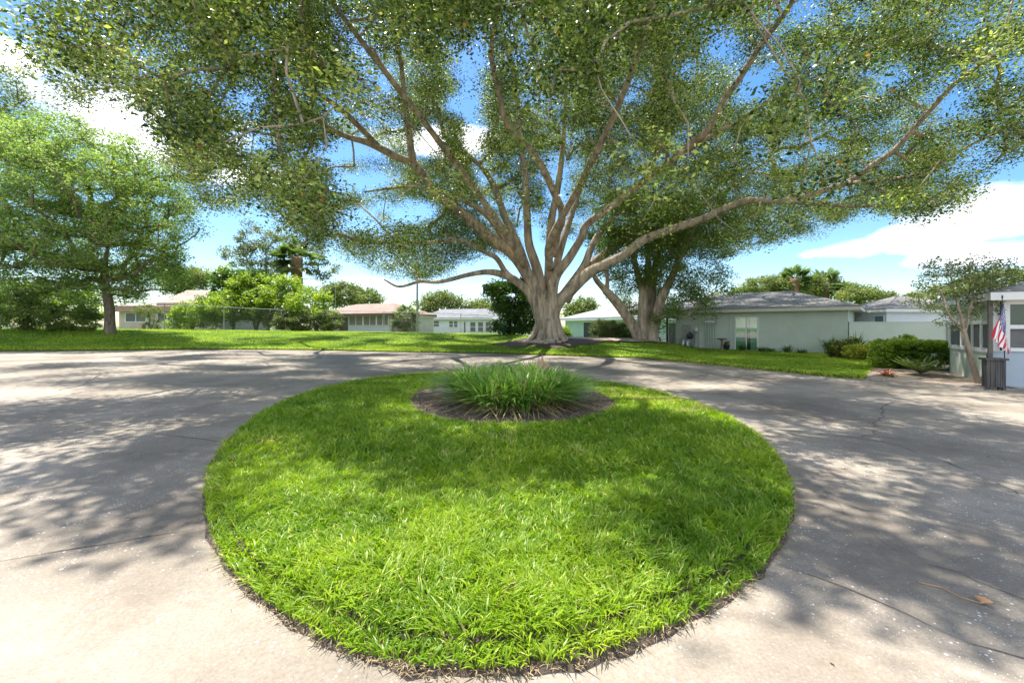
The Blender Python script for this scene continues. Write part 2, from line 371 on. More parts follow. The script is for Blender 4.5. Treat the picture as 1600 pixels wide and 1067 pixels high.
# joints and cracks in the driveway: thin dirt filled strips, part of the driveway
def crack(pts, w, jag=.25, step=.12, broken=.0):
    p = np.array([ondrive(*q) for q in pts]); out = []
    for a, b2 in zip(p[:-1], p[1:]):
        n = max(2, int(np.linalg.norm(b2 - a) / step)); out += [a + (b2 - a) * t for t in np.arange(n) / n]
    out.append(p[-1]); out = np.array(out); n = len(out)
    t = unit(np.gradient(out, axis=0)); nn = np.stack([-t[:, 1], t[:, 0]], 1)
    off = np.cumsum(rng.normal(size=n)) * jag * .02; off -= np.linspace(off[0], off[-1], n)
    out = out + nn * (off + rng.normal(size=n) * jag * .012)[:, None]
    ww = w * .5 * (.3 + 1.3 * rng.random(n)); ww[0] = ww[-1] = .001
    A = out + nn * ww[:, None] / 2; B = out - nn * ww[:, None] / 2
    V = np.zeros((2 * n, 3)); V[0::2, :2] = A; V[1::2, :2] = B; V[:, 2] = D(V[:, 0], V[:, 1]) + .004
    k = np.arange(n - 1) * 2; k = k[rng.random(n - 1) >= broken]
    return V, np.stack([k, k + 1, k + 3, k + 2], 1)
CV, CQ, nb = [], [], 0
for a in (([(-260, 905), (0, 875), (120, 856), (230, 838), (322, 824)], .020, .35), ([(1210, 880), (1280, 898), (1370, 935), (1470, 985), (1560, 1018), (1700, 1060)], .011, .9),
          ([(0, 692), (120, 684), (240, 676), (345, 690)], .02, .5), ([(80, 611), (120, 604), (150, 590), (185, 580), (260, 570)], .05, 1.6), ([(300, 640), (420, 612), (520, 590), (560, 560)], .02, .6),
          ([(1000, 606), (1050, 598), (1092, 588), (1140, 575)], .035, .5), ([(1180, 668), (1300, 680), (1380, 690), (1460, 715), (1530, 745), (1600, 775)], .022, 1.2),
          ([(1350, 668), (1362, 655), (1378, 640), (1390, 625)], .035, 1.6), ([(1352, 685), (1364, 675), (1372, 672)], .03, 1.5), ([(1440, 880), (1500, 893), (1560, 920), (1640, 950)], .008, .8),
          ([(0, 560), (200, 555), (420, 556)], .03, .5), ([(1230, 720), (1300, 790), (1400, 860)], .006, .9)):
    v, q = crack(*a); CV.append(v); CQ.append(q + nb); nb += len(v)
quads('joint', np.concatenate(CV), np.concatenate(CQ), M_crack, drive)

# ---------------------------------------------------------------- round island of grass
OUT = [(690,584),(620,588),(550,598),(490,611),(440,630),(400,652),(365,680),(340,708),(322,740),(316,775),(318,812),(330,852),(348,887),(375,918),(410,948),(455,980),(510,1012),(570,1037),(640,1053),(720,1060),(800,1057),(870,1048),(940,1032),(1010,1007),(1080,977),(1150,936),(1190,902),(1225,852),(1240,812),(1242,775),(1232,742),(1212,707),(1180,677),(1140,654),(1090,632),(1030,614),(970,602),(920,596),(850,588),(770,584)]
isl = np.array([ondrive(*p) for p in OUT])
BED = [(632,634),(643,650),(680,663),(740,671),(820,673),(890,669),(940,656),(967,641),(962,630),(930,616),(880,607),(780,602),(700,605),(650,616)]
bed = np.array([ondrive(*p) for p in BED])
def patch(name, poly, material, dz, bump, kind='structure', jag=.02, seed=1, inner=12):
    p = np.asarray(poly); q = []
    for a, b2 in zip(p, np.roll(p, -1, 0)):
        n = max(2, int(np.linalg.norm(b2 - a) / .12)); q += [a + (b2 - a) * t for t in np.arange(n) / n]
    q = np.array(q); c = q.mean(0); n = len(q); q = q + (q - c) * (rng.normal(size=n) * jag / 2)[:, None] * .3
    V = [np.c_[q, D(q[:, 0], q[:, 1]) - .05]]
    for k in range(inner):
        f = 1 - k / inner; r = c + (q - c) * f
        V.append(np.c_[r, D(r[:, 0], r[:, 1]) + dz + bump * (1 - f ** 2) + (vnoise(r[:, 0], r[:, 1], .12, seed) - .5) * .03])
    V.append(np.array([[c[0], c[1], D(*c) + dz + bump]])); V = np.concatenate(V)
    Q = [(k * n + i, k * n + (i + 1) % n, (k + 1) * n + (i + 1) % n, (k + 1) * n + i) for k in range(inner) for i in range(n)]
    Q += [(inner * n + i, inner * n + (i + 1) % n, len(V) - 1, len(V) - 1) for i in range(n)]
    me = bpy.data.meshes.new(name); me.from_pydata(V.tolist(), [], [f if f[2] != f[3] else f[:3] for f in Q]); me.update()
    return tag(link(name, me, material, smooth=True), kind=kind)
patch('soil_island', isl, M_soil, .012, .05)
cb = bed.mean(0)
patch('planting_bed', bed, M_soil, .075, .03, seed=3)
def grow_grass(n, ymin, ymax, h0, w0, seg, dens_pow):
    x = rng.uniform(isl[:, 0].min() - .05, isl[:, 0].max() + .05, n); y = rng.uniform(ymin, ymax, n)
    ok = inpoly(x, y, (isl - isl.mean(0)) * .994 + isl.mean(0)) & ~inpoly(x, y, bed * .97 + cb * .03); x, y = x[ok], y[ok]
    ci = isl.mean(0); c2 = (isl - ci) * .985 + ci; edge = ~inpoly(x, y, (isl - ci) * .955 + ci)
    keep = ~(edge & (rng.random(len(x)) < .12)); x, y, edge = x[keep], y[keep], edge[keep]
    z = D(x, y) + .02 + np.where(edge, 0, .03)
    n1 = vnoise(x, y, .5, 5); n2 = vnoise(x, y, .13, 6); n3 = vnoise(x, y, 1.6, 9)
    h = h0 * (.55 + .5 * n1 + .5 * rng.random(len(x))) * np.where(edge, .75, 1); w = w0 * (.6 + .8 * rng.random(len(x)))
    t = .25 + .3 * rng.random(len(x)) + .28 * (n1 - .5) + .3 * (n3 - .5) + .18 * (n2 - .5)
    r = rng.random(len(x)); t = np.where(r > .955, .93 + .07 * rng.random(len(x)), np.clip(t, 0, .88)); t = np.where((n3 * .5 + vnoise(x, y, .35, 17) * .5 > .70) & (r > .55), .92 + .08 * r, t); t = np.where(edge & (r > .955), .97, t)
    az = n2 * 11 + n1 * 9 + rng.normal(size=len(x)) * 1.0
    return np.c_[x, y, z], h, w, t, az
parts = [grow_grass(140000, 1.5, 4.2, .088, .0095, 3, 0), grow_grass(85000, 4.2, 8, .10, .014, 3, 0), grow_grass(60000, 8, 13.6, .10, .015, 2, 0)]
for kk, sg in ((0, 3), (1, 3), (2, 2)):
    r_, h_, w_, t_, a_ = parts[kk]
    parts[kk] = (r_, h_, w_, t_, a_)
rt = np.concatenate([p[0] for p in parts]); 
o = blades('grass', rt, np.concatenate([p[1] for p in parts]), np.concatenate([p[2] for p in parts]), M_grass, None, .75, 3,
           np.concatenate([p[3] for p in parts]), np.concatenate([p[4] for p in parts]))
tag(o, 'bright green thick grass covering the round island in the driveway', 'grass', kind='stuff')
# thatch and clippings round the rim
k = rng.integers(0, len(isl), 2600); f = rng.random(2600)[:, None]; q = isl[k] * (1 - f) + np.roll(isl, -1, 0)[k] * f
ci = isl.mean(0); q = ci + (q - ci) * (1 + rng.normal(size=2600) * .006 - .004)[:, None]
o = blades('clippings', np.c_[q, D(q[:, 0], q[:, 1]) + .012], .012 + .022 * rng.random(2600), .003 + .004 * rng.random(2600), mat('thatch', (.16, .11, .06), .9, var=((.36, .28, .16), 40)), None, 1.6, 2, .9 + .1 * rng.random(2600))
tag(o, 'dry brown grass clippings along the rim of the island', 'clippings', kind='stuff')
# strap-leaved plant in the middle
th = thing('border_grass_clump', 'dense mound of arching strap leaves in the bare bed of the round island', 'plant', (cb[0], cb[1], D(*cb)))
cl_c = []
for _ in range(400):
    px_, py_ = rng.uniform(700, 910), rng.uniform(608, 652)
    if ((px_ - 805) / 84) ** 2 + ((py_ - 630) / 22) ** 2 < 1: cl_c.append(ondrive(px_, py_))
cl_c = np.array(cl_c)[:110]
idx = np.repeat(np.arange(len(cl_c)), 62); N = len(idx)
q = cl_c[idx] + rng.normal(size=(N, 2)) * .07; az = np.arctan2(q[:, 1] - cl_c[idx][:, 1], q[:, 0] - cl_c[idx][:, 0]) + rng.normal(size=N) * .4
ti = rng.random(len(cl_c))[idx] * .55 + rng.random(N) * .35; ti = np.where(rng.random(N) > .88, .95, ti)
hh = (.44 + .34 * rng.random(N)) * (.85 + .3 * rng.random(len(cl_c))[idx])
blades('leaf_blades', np.c_[q, D(q[:, 0], q[:, 1]) + .07], hh, .020 + .012 * rng.random(N), M_lir, th, .85, 5, ti, az, .3)
N = 1500; k = rng.integers(0, len(cl_c), N); q = cl_c[k] + rng.normal(size=(N, 2)) * .12; cc = cl_c.mean(0)
blades('dead_blades', np.c_[q, D(q[:, 0], q[:, 1]) + .07], .22 + .25 * rng.random(N), .014 + .01 * rng.random(N), M_lir, th, 1.5, 5, .91 + .09 * rng.random(N), np.arctan2(q[:, 1] - cc[1], q[:, 0] - cc[0]) + rng.normal(size=N) * .5, .3)
# sparse shade grass seedlings and litter on the bed
q = rng.uniform(bed.min(0), bed.max(0), (2400, 2)); q = q[inpoly(q[:, 0], q[:, 1], bed)]
o = blades('leaf_litter', np.c_[q, D(q[:, 0], q[:, 1]) + .085], .03 + .05 * rng.random(len(q)), .012 + .01 * rng.random(len(q)), mat('bed_litter', (.12, .08, .05), .9, var=((.32, .23, .14), 30)), None, 1.4, 2)
tag(o, 'brown fallen leaves scattered on the bare bed', 'leaf litter', kind='stuff')
p = P(846, 583, 8.6)
th = thing('dried_flower', 'pale pink dried leaf bract poking out of the strap-leaved mound', 'dried leaf', (p[0], p[1], D(p[0], p[1])))
mb = MB(); 
for dx, dz, w_ in ((-.06, .26, .05), (.02, .30, .06), (.16, .20, .05), (.10, .10, .06)):
    a = np.array([p[0], p[1], D(p[0], p[1]) + .42]); tip = a + np.array([dx, -.03, .15 + dz])
    m_ = (a + tip) / 2; mb.add([a, m_ + [w_, .01, 0], tip, m_ - [w_, -.01, 0]], [(0, 1, 2, 3)])
mb.build('petals', mat('dry_pink', (.50, .30, .22), .8), th)

# ---------------------------------------------------------------- lawn blades beyond the driveway
N = 330000
u = rng.uniform(-1.34, .95, N); ye_ = np.interp(u, _eu, _ey); s = rng.random(N) ** 1.5 * 15
yy = ye_ + s - .05; xx = u * yy; z = G(xx, np.maximum(yy, ye_ + .02))
front = s < .5
ok = ~((u * F + 800 > 1372))
hcol = .035 + .05 * rng.random(N) + .02 * front; t = .2 + .35 * rng.random(N) + .45 * (vnoise(xx, yy, 2.2, 11) - .4) + .25 * (vnoise(xx, yy, .6, 13) - .5); t = np.where(rng.random(N) > .95, .93, np.clip(t, 0, .88))
t = np.where(front & (rng.random(N) > .75), .95, t)
o = blades('lawn_grass', np.c_[xx, yy, z][ok], hcol[ok], (.016 + .018 * rng.random(N))[ok], M_grass, None, .7, 2, t[ok])
tag(o, 'mown green lawn rising beyond the driveway', 'grass', kind='stuff')

# ---------------------------------------------------------------- trees
def grow_tree(th, limbs, targets, material, twig=.010, pipe=.011, step=.8, sides=4, wig=.10, trunk_mb=None, up=.12, name='trunk', limb_sides=12, rough=.05):
    mb = trunk_mb or MB(); nodes, par, rd = [], [], []
    for pts, rr in limbs:
        p, r = smooth_path(pts, rr, 5); lob = None
        ph = rng.random(3) * 6.28
        lob = lambda a, t, ph=ph: rough * np.sin(3 * a + ph[0] + 5 * t) + rough * .6 * np.sin(5 * a + ph[1] - 9 * t) + rough * .5 * math.sin(23 * t + ph[2])
        mb.tube(p, r, limb_sides, lob)
        for q, w in zip(p[2:], r[2:]): nodes.append(q); par.append(-1); rd.append(w)
    n0 = len(nodes); nodes = [np.array(q) for q in nodes]; chains = []
    T = np.asarray(targets, float)
    if len(T):
        A = np.array(nodes); dist = np.array([np.min(np.sum((A - t) ** 2, 1)) for t in T]); cap = n0 + len(T) * 14
        arr = np.zeros((cap, 3)); arr[:n0] = A; cnt = n0; plen = np.zeros(cap); weight = np.zeros(cap); parent = np.full(cap, -1)
        for k in np.argsort(dist):
            t = T[k]; dd = np.linalg.norm(arr[:cnt] - t, axis=1); c = dd + .22 * plen[:cnt]; i = int(np.argmin(c)); L = dd[i]
            m = int(min(12, max(1, round(L / step)))); a = arr[i]; v = t - a
            ctrl = a + v * .45 + rng.normal(size=3) * wig * L + np.array([0, 0, up * L]); ch = [i]
            for s_ in range(1, m + 1):
                f = s_ / m; q = (1 - f) ** 2 * a + 2 * f * (1 - f) * ctrl + f * f * t + (rng.normal(size=3) * .04 * step if s_ < m else 0)
                arr[cnt] = q; parent[cnt] = ch[-1]; plen[cnt] = plen[i] + L * f; ch.append(cnt); cnt += 1
            chains.append(ch)
            j = ch[-1]
            while j >= n0: weight[j] += 1; j = parent[j]
        for ch in chains:
            r = [max(twig, pipe * math.sqrt(weight[j])) if j >= n0 else None for j in ch]
            if r[0] is None: r[0] = min(rd[ch[0]] * .85, r[1] * 1.35)
            else: r[0] = min(r[0], r[1] * 1.25)
            r[-1] = twig * .6 if weight[ch[-1]] <= 1 else r[-1]
            mb.tube(arr[ch], r, 7 if max(r) > .06 else sides, cap=False)
        allp = arr[:cnt]
    else: allp = np.array(nodes)
    return mb.build(name, material, th, smooth=True), allp, n0

# --- the great tree in the middle
TX, TY = P(856, 530, 24)[0], 24.0; TZ = float(G(TX, TY))
def LM(*rows): return [P(a, b2, y) for a, b2, y, r in rows], [r for *_, r in rows]
limbs = [
 LM((850,534,24,.42),(846,480,23.9,.42),(825,430,23.6,.42),(800,394,23.2,.43),(770,375,22.8,.38),(742,350,22.4,.34),(710,323,22,.31),(680,304,21.5,.29),(668,284,21.2,.27),(645,254,20.8,.24)),
 LM((645,254,20.8,.2),(640,215,20.4,.17),(634,170,20,.15),(630,130,19.6,.12),(625,90,19,.10),(615,30,18.5,.06)),
 LM((645,254,20.8,.2),(620,245,20.4,.19),(578,224,19.8,.17),(543,214,19.3,.13),(508,197,18.8,.11),(476,175,18,.08),(430,160,17,.05)),
 LM((590,228,20,.15),(550,187,19,.13),(521,162,18.2,.11),(495,146,17.5,.08),(440,105,16,.06),(370,80,14.5,.04)),
 LM((520,204,19,.09),(486,213,18.5,.08),(457,219,18,.06),(419,210,17.3,.05),(360,200,16.5,.03)),
 LM((848,525,24,.36),(832,466,23.8,.34),(808,440,23.6,.24),(783,428,23.2,.21),(759,425,22.8,.17),(729,430,22.4,.13),(700,438,22,.11),(680,441,21.7,.10),(656,440,21.4,.08),(624,448,21,.06),(600,437,20.6,.04)),
 LM((800,434,23.5,.18),(789,424,23.4,.17),(776,404,23.2,.15),(761,396,23,.13),(718,375,22.4,.13),(670,380,22,.12),(623,378,21.6,.11),(572,378,21,.09),(534,369,20.5,.08),(495,369,20,.06),(470,382,19.6,.03)),
 LM((852,530,24.2,.4),(848,470,24.1,.42),(840,424,24,.36),(827,383,24,.30),(824,345,24,.24),(820,264,24.2,.20),(814,238,24.2,.16),(812,187,24,.13),(806,110,23.6,.08)),
 LM((832,470,24.6,.35),(822,420,25,.34),(806,375,25.6,.30),(789,340,26,.24),(775,299,26,.2),(759,270,26,.18),(738,248,26,.15),(699,219,25.6,.13),(688,190,25.2,.1),(674,150,25,.08),(652,105,24,.05)),
 LM((812,400,23.4,.3),(789,372,23,.28),(765,340,22.6,.2),(735,318,22.2,.14),(690,302,21.6,.1),(640,292,21,.07),(570,300,20,.04)),
 LM((858,530,24.3,.5),(858,470,24.3,.42),(857,430,24.4,.32),(858,385,24.4,.28),(862,340,24.4,.24),(872,290,24.4,.2),(880,220,24.2,.15),(885,120,24,.09)),
 LM((864,440,24.6,.3),(874,395,24.8,.24),(888,350,25.2,.2),(905,300,25.8,.15),(930,230,26,.1),(950,150,26,.06)),
 LM((866,400,23.9,.26),(870,365,23,.25),(877,346,21.5,.23),(878,329,20.8,.2),(867,304,20,.185),(854,275,19.2,.17),(840,250,18.6,.16),(828,232,18.2,.15),(806,208,17.6,.14),(789,187,17,.13),(778,140,16.2,.11),(768,92,15.4,.10),(772,50,14.6,.08),(788,-10,13.6,.06),(800,-80,12,.04)),
 LM((860,530,23.8,.5),(861,480,23.7,.40),(867,435,23.5,.34),(890,402,23.2,.30),(908,372,23,.26),(916,352,22.6,.22),(950,326,22,.2),(985,300,21.4,.19),(1015,275,20.8,.19),(1046,254,20.4,.18),(1083,223,19.6,.17),(1107,201,19,.16),(1132,155,18.2,.15),(1157,121,17.6,.14),(1194,62,16.6,.12),(1228,19,15.6,.09),(1262,-50,14,.06)),
 LM((1060,243,20.2,.13),(1095,222,19.6,.11),(1126,204,19,.10),(1151,192,18.6,.08),(1182,170,18,.07),(1231,148,17.2,.05),(1300,110,16,.03)),
 LM((1042,254,20.4,.12),(1042,240,20.2,.11),(1031,222,20,.10),(1033,201,19.7,.10),(1019,176,19.3,.09),(1018,155,19,.08),(1028,124,18.4,.07),(1036,60,17.4,.05)),
 LM((864,532,24,.42),(868,481,23.8,.44),(890,455,23.6,.42),(919,427,23.3,.38),(946,413,23,.33),(975,398,22.7,.29),(1005,375,22.4,.25),(1050,358,22,.22),(1100,341,21.4,.2),(1141,322,21,.18),(1171,313,20.6,.17),(1220,315,20,.16),(1280,300,19.4,.15),(1325,285,19,.14),(1362,259,18.6,.13),(1396,236,18.2,.12),(1430,199,17.6,.11),(1460,165,17,.10),(1497,127,16.4,.08),(1560,85,15.4,.06),(1640,40,14,.04)),
 LM((884,470,24.4,.36),(905,430,24.8,.30),(930,407,25.2,.27),(963,386,25.6,.24),(1000,368,26,.2),(1060,345,26.6,.16),(1130,300,27,.12),(1200,250,27,.07)),
 LM((880,460,24.2,.3),(911,418,24.4,.24),(922,391,24.6,.22),(934,368,24.8,.19),(955,345,25,.15),(1000,290,25.4,.11),(1050,200,25.6,.08),(1090,120,25,.05)),
 LM((1220,315,20,.12),(1270,318,19.2,.10),(1330,322,18.4,.08),(1400,322,17.6,.05),(1450,330,17,.03)),
 LM((1325,285,19,.1),(1360,285,18,.09),(1440,270,17,.07),(1520,225,16,.05),(1600,190,15,.03)),
 LM((860,420,23.6,.24),(858,380,22,.2),(900,300,19,.16),(960,180,16,.12),(1010,40,13.4,.09),(1040,-120,11,.05)),
 LM((820,415,23,.22),(780,350,21,.18),(700,240,18,.14),(600,110,15,.1),(500,-20,12.6,.06)),
]
limbs = [([np.array([TX + (p[0] - TX) * (1 - .35 * max(0, min(1, (TZ + 1.9 - p[2]) / 1.9))), p[1], p[2]]) for p in a], [w * (.80 if w > .25 else .92 if w > .1 else 1) for w in b2]) for a, b2 in limbs]
LOWER = PT((-300,40),(0,45),(40,75),(60,120),(90,150),(124,188),(150,160),(190,160),(225,203),(246,150),(262,265),(296,300),(322,345),(352,345),(378,322),(405,322),(430,345),(460,372),(490,395),(530,395),(560,415),(600,442),(650,445),(690,440),(720,420),(760,398),(800,412),(835,385),(900,380),(930,395),(1000,385),(1060,400),(1140,410),(1180,395),(1230,385),(1290,375),(1340,345),(1400,352),(1450,368),(1490,352),(1512,310),(1545,280),(1600,255),(1900,230))
GAPS = [(735,95,24,24),(672,220,16,24),(590,137,14,14),(543,238,62,12),(560,283,42,14),(556,342,24,14),(1181,136,24,26),(1120,65,16,24),(1141,77,12,16),(1478,158,18,28),(1520,238,24,16),(225,96,14,10),(310,118,16,10),(382,155,26,12),(400,70,8,8),(436,25,10,12),(705,165,12,12),(735,128,14,22),(345,285,16,10),(400,225,22,8),(466,135,8,20),(1000,140,14,14),(1072,106,12,10),(1190,240,8,22),(1600,100,20,20),(870,300,14,60),(830,360,14,28),(1262,10,25,8),(1340,30,18,10),(650,330,30,14),(740,200,14,40),(560,75,10,8),(270,60,8,8),(1400,120,20,8),(1275,225,8,8),(1230,250,9,14)]
SHADE = [(700,722,120,34),(830,735,90,30),(1110,735,130,50),(1130,850,80,60),(1010,700,120,40),(1330,862,95,44),(1480,885,130,34),(1560,800,120,30),(1430,690,160,18),(1570,700,90,40),(140,800,210,30),(60,745,120,16),(240,745,110,18),(120,705,180,16),(330,700,90,30),(470,668,110,22),(520,720,40,16),(60,660,140,12),(250,650,110,14),(380,640,80,12),(1560,990,110,36),(1300,940,60,30),(1310,650,200,14)]
def crown_ok(p, rr):
    y = p[:, 1]; px = p[:, 0] / y * F + 800; py = HZ - (p[:, 2] - EYE) / y * F; r = rr / y * F
    ok = py + r * .75 < np.interp(px, LOWER[:, 0], LOWER[:, 1]); ok &= px - r * .7 > 40 + np.maximum(0, (60 - py) * .2)
    for gx_, gy_, a, b2 in GAPS: ok &= ((px - gx_) / (a + r * .5)) ** 2 + ((py - gy_) / (b2 + r * .5)) ** 2 > 1
    return ok
def shade_keep(p, near=True):                 # where the crown thins out, judged by where its shade would reach the ground
    sh = p[:, 2] / math.tan(R(SUN_EL)); gx_ = p[:, 0] - math.sin(R(SUN_AZ)) * sh; gy_ = p[:, 1] - math.cos(R(SUN_AZ)) * sh
    gp = np.maximum(gy_, .3); qx = gx_ / gp * F + 800; qy = HZ + 1.5 / gp * F
    shd = np.zeros(len(p), bool)
    for a_, b2_, c2_, d2_ in SHADE: shd |= ((qx - a_) / c2_) ** 2 + ((qy - b2_) / d2_) ** 2 < 1
    thr = np.where(qy < 622, .605, .57)
    holes = (vnoise(gx_, gy_, 2.1, 31) * .5 + vnoise(gx_, gy_, 1.0, 32) * .5) > thr
    pr = np.where(gy_ < 7.6, np.where(shd, .95 * ((vnoise(gx_, gy_, .8, 41) > .36)), .02), holes * .96 + .04)
    pr = np.where((qx > 1040) & (qy > 540) & (qy < 596), .2, pr); pr = np.where((qx > 1290) & (qy < 612), .15, pr)
    pr = np.where((qx > 680) & (qx < 930) & (qy > 575) & (qy < 670), .25, pr)
    return p[rng.random(len(p)) < pr]
def crown_points(n):
    out = []
    while sum(map(len, out)) < n:
        m = 20000; d = unit(rng.normal(size=(m, 3))) * (rng.random(m) ** (1 / 3.))[:, None]; rad = np.linalg.norm(d, axis=1)
        p = d * np.array([24, 17.5, 12.5]) + np.array([2.5, 23, 7.0])
        under = 3.7 + 4.2 * np.exp(-((p[:, 0] - TX) ** 2 + (p[:, 1] - TY) ** 2) / 45)
        keep = (p[:, 2] > under) & (rng.random(m) < .10 + .9 * rad ** 3) & (p[:, 1] < 37)
        p = p[keep]; p = p[crown_ok(p, np.full(len(p), .75))]
        p = shade_keep(p); out.append(p)
    return np.concatenate(out)[:n]
pts = crown_points(7200)
# sprays along the outer reaches of the limbs
_l = np.concatenate([np.c_[smooth_path(a, b2, 5)[0], smooth_path(a, b2, 5)[1]] for a, b2 in limbs]); _l = _l[(_l[:, 3] < .17) & (_l[:, 1] > 5)]
_e = np.repeat(_l[:, :3], 12, 0) + rng.normal(size=(len(_l) * 12, 3)) * [1.3, 1.2, .8] + [0, 0, .35]
_e = shade_keep(_e[crown_ok(_e, np.full(len(_e), .6))])
# and those that shade the near ground
_g = []
for a_, b2_, c2_, d2_ in SHADE:
    k_ = 60; ang_ = rng.random(k_) * 6.28; rr_ = rng.random(k_) ** .5; u_ = a_ + c2_ * rr_ * np.cos(ang_); v_ = b2_ + d2_ * rr_ * np.sin(ang_); y2_ = 1.5 * F / (v_ - HZ); x2_ = (u_ - 800) / F * y2_
    h_ = rng.uniform(8.5, 15, k_); sh = h_ / math.tan(R(SUN_EL)); q_ = np.c_[x2_ + math.sin(R(SUN_AZ)) * sh, y2_ + math.cos(R(SUN_AZ)) * sh, h_]
    q_ = q_[(q_[:, 1] > 6)]; ok_ = crown_ok(q_, np.full(len(q_), .6)); q_ = shade_keep(q_[ok_])[:int(5 + c2_ * d2_ / 700)]; _g.append(q_)
pts = np.concatenate([np.concatenate(_g), pts, _e[:1500] if len(_e) < 1500 else _e[rng.permutation(len(_e))[:1500]]])
# thin out points too near one another so twigs spread
sel = []
for q in pts:
    if not sel or np.min(np.sum((np.array(sel) - q) ** 2, 1)) > .62 ** 2: sel.append(q)
pts = np.array(sel)
# limbs stay in sight from below: foliage sits beside and above them, rarely under
_n = np.concatenate([np.c_[smooth_path(a, b2, 4)[0], smooth_path(a, b2, 4)[1]] for a, b2 in limbs]); _n = _n[_n[:, 1] > 3]
_nx, _ny = _n[:, 0] / _n[:, 1] * F + 800, HZ - (_n[:, 2] - EYE) / _n[:, 1] * F; _w = _n[:, 3] / _n[:, 1] * F
_px, _py = pts[:, 0] / pts[:, 1] * F + 800, HZ - (pts[:, 2] - EYE) / pts[:, 1] * F
_hit = np.zeros(len(pts), bool)
for i_ in range(len(_n)):
    if _w[i_] < 3.5: continue
    _hit |= (np.hypot(_px - _nx[i_], _py - _ny[i_]) < _w[i_] + (.85 if _w[i_] > 5 else .6) / pts[:, 1] * F) & (pts[:, 1] < _n[i_, 1] + .1)
pts = pts[~_hit | (rng.random(len(pts)) < .13)]
print('CLUSTERS', len(pts))
th = thing('spreading_tree', 'huge spreading tree with many grey limbs fanning out from one fluted trunk', 'tree', (TX, TY, TZ))
tm = MB()
core = [(TX, TY, TZ - .35), (TX, TY, TZ + .05), (TX, TY, TZ + .5), (TX, TY, TZ + 1.3), (TX, TY, TZ + 2.1), (TX, TY, TZ + 2.8)]
cp, crr = smooth_path(core, [.95, .80, .68, .61, .60, .35], 6)
tm.tube(cp, crr, 64, lambda a, t: .09 * np.sin(5 * a + 1 + t) + .05 * np.sin(9 * a + 2 * t) + .02 * np.sin(17 * a))
for k in range(9):
    a = k / 9 * 6.28 + random.uniform(-.25, .25); L = random.uniform(1.1, 1.45); c_, s_ = math.cos(a), math.sin(a)
    e = [(TX + c_ * .55, TY + s_ * .55, TZ + 1.2), (TX + c_ * .74, TY + s_ * .74, TZ + .45), (TX + c_ * 1.0, TY + s_ * 1.0, TZ + .12)]
    x_, y_ = TX + c_ * L, TY + s_ * L; e.append((x_, y_, float(G(x_, y_)) - .08))
    ep, er = smooth_path(e, [.14, .17, .15, .07], 4); tm.tube(ep, er, 10)
tr, nodes, n0 = grow_tree(th, limbs, pts, M_bark, trunk_mb=tm, pipe=.013, twig=.011)
tw = nodes[n0:]; tw = tw[crown_ok(tw, np.full(len(tw), .35))]; tw = shade_keep(tw[rng.random(len(tw)) < .34])
_px, _py = tw[:, 0] / tw[:, 1] * F + 800, HZ - (tw[:, 2] - EYE) / tw[:, 1] * F; _hit = np.zeros(len(tw), bool)
for i_ in range(len(_n)):
    if _w[i_] > 3.5: _hit |= (np.hypot(_px - _nx[i_], _py - _ny[i_]) < _w[i_] + .45 / tw[:, 1] * F) & (tw[:, 1] < _n[i_, 1] + .1)
tw = tw[~_hit | (rng.random(len(tw)) < .2)]
dist_cam = pts[:, 1]; inview = (HZ - (pts[:, 2] - EYE) / pts[:, 1] * F) > -60
tc0 = np.clip(.44 + rng.normal(size=len(pts)) * .17, .02, .85)
per = np.where(inview, 330, 0)
leaves('crown', np.concatenate([pts, tw]), np.r_[.6 + .6 * rng.random(len(pts)), np.full(len(tw), .5)], np.r_[per, np.full(len(tw), 36)], .092, M_oak, th, flat=.62,
       tint0=np.r_[tc0, np.full(len(tw), .4)], aspect=.5, tjit=.55)
hi = ~inview
leaves('upper_crown', pts[hi], .8, 95, .16, M_oak, th, flat=.62, tint0=tc0[hi], aspect=.5)
STL = ['small pale stone, second from the left at the great trunk', 'pale stone, third from the left at the great trunk', 'pale rounded stone, fourth from the left at the great trunk', 'small pale stone, fifth from the left at the great trunk', 'second largest pale stone, sixth from the left at the great trunk', 'small stone just left of the largest stone at the trunk', 'largest pale stone at the foot of the great trunk', 'leftmost small stone at the foot of the great trunk', 'pale stone just right of the largest stone', 'rightmost small stone at the foot of the great trunk']
# stones round its foot
for k, (px_, y_, s_) in enumerate(((826,22.6,.16),(831,22.4,.13),(836,22.3,.17),(841,22.2,.12),(846,22.1,.22),(853,22.0,.14),(859,22.1,.30),(820,22.9,.12),(873,22.2,.16),(880,22.6,.14))):
    x_ = (px_ - 800) / F * y_; z_ = float(G(x_, y_)) + .10; m = MB((0, 0, 0, 0)); ph = rng.random(4) * 6
    m.tube([(x_ - s_, y_, z_ + .02), (x_ - s_ * .6, y_, z_ + s_ * .3), (x_, y_ + .02, z_ + s_ * .42), (x_ + s_ * .65, y_, z_ + s_ * .3), (x_ + s_, y_, z_ + .03)], [s_ * .12, s_ * .5, s_ * .62, s_ * .5, s_ * .1], 9, lambda a, t, ph=ph: .12 * np.sin(3 * a + ph[0]) + .08 * np.sin(2 * a + ph[1] + 4 * t))
    o = m.build('stone', M_stone, smooth=True); tag(o, STL[k], None, 'stones round the great tree'); o['category'] = 'stone'

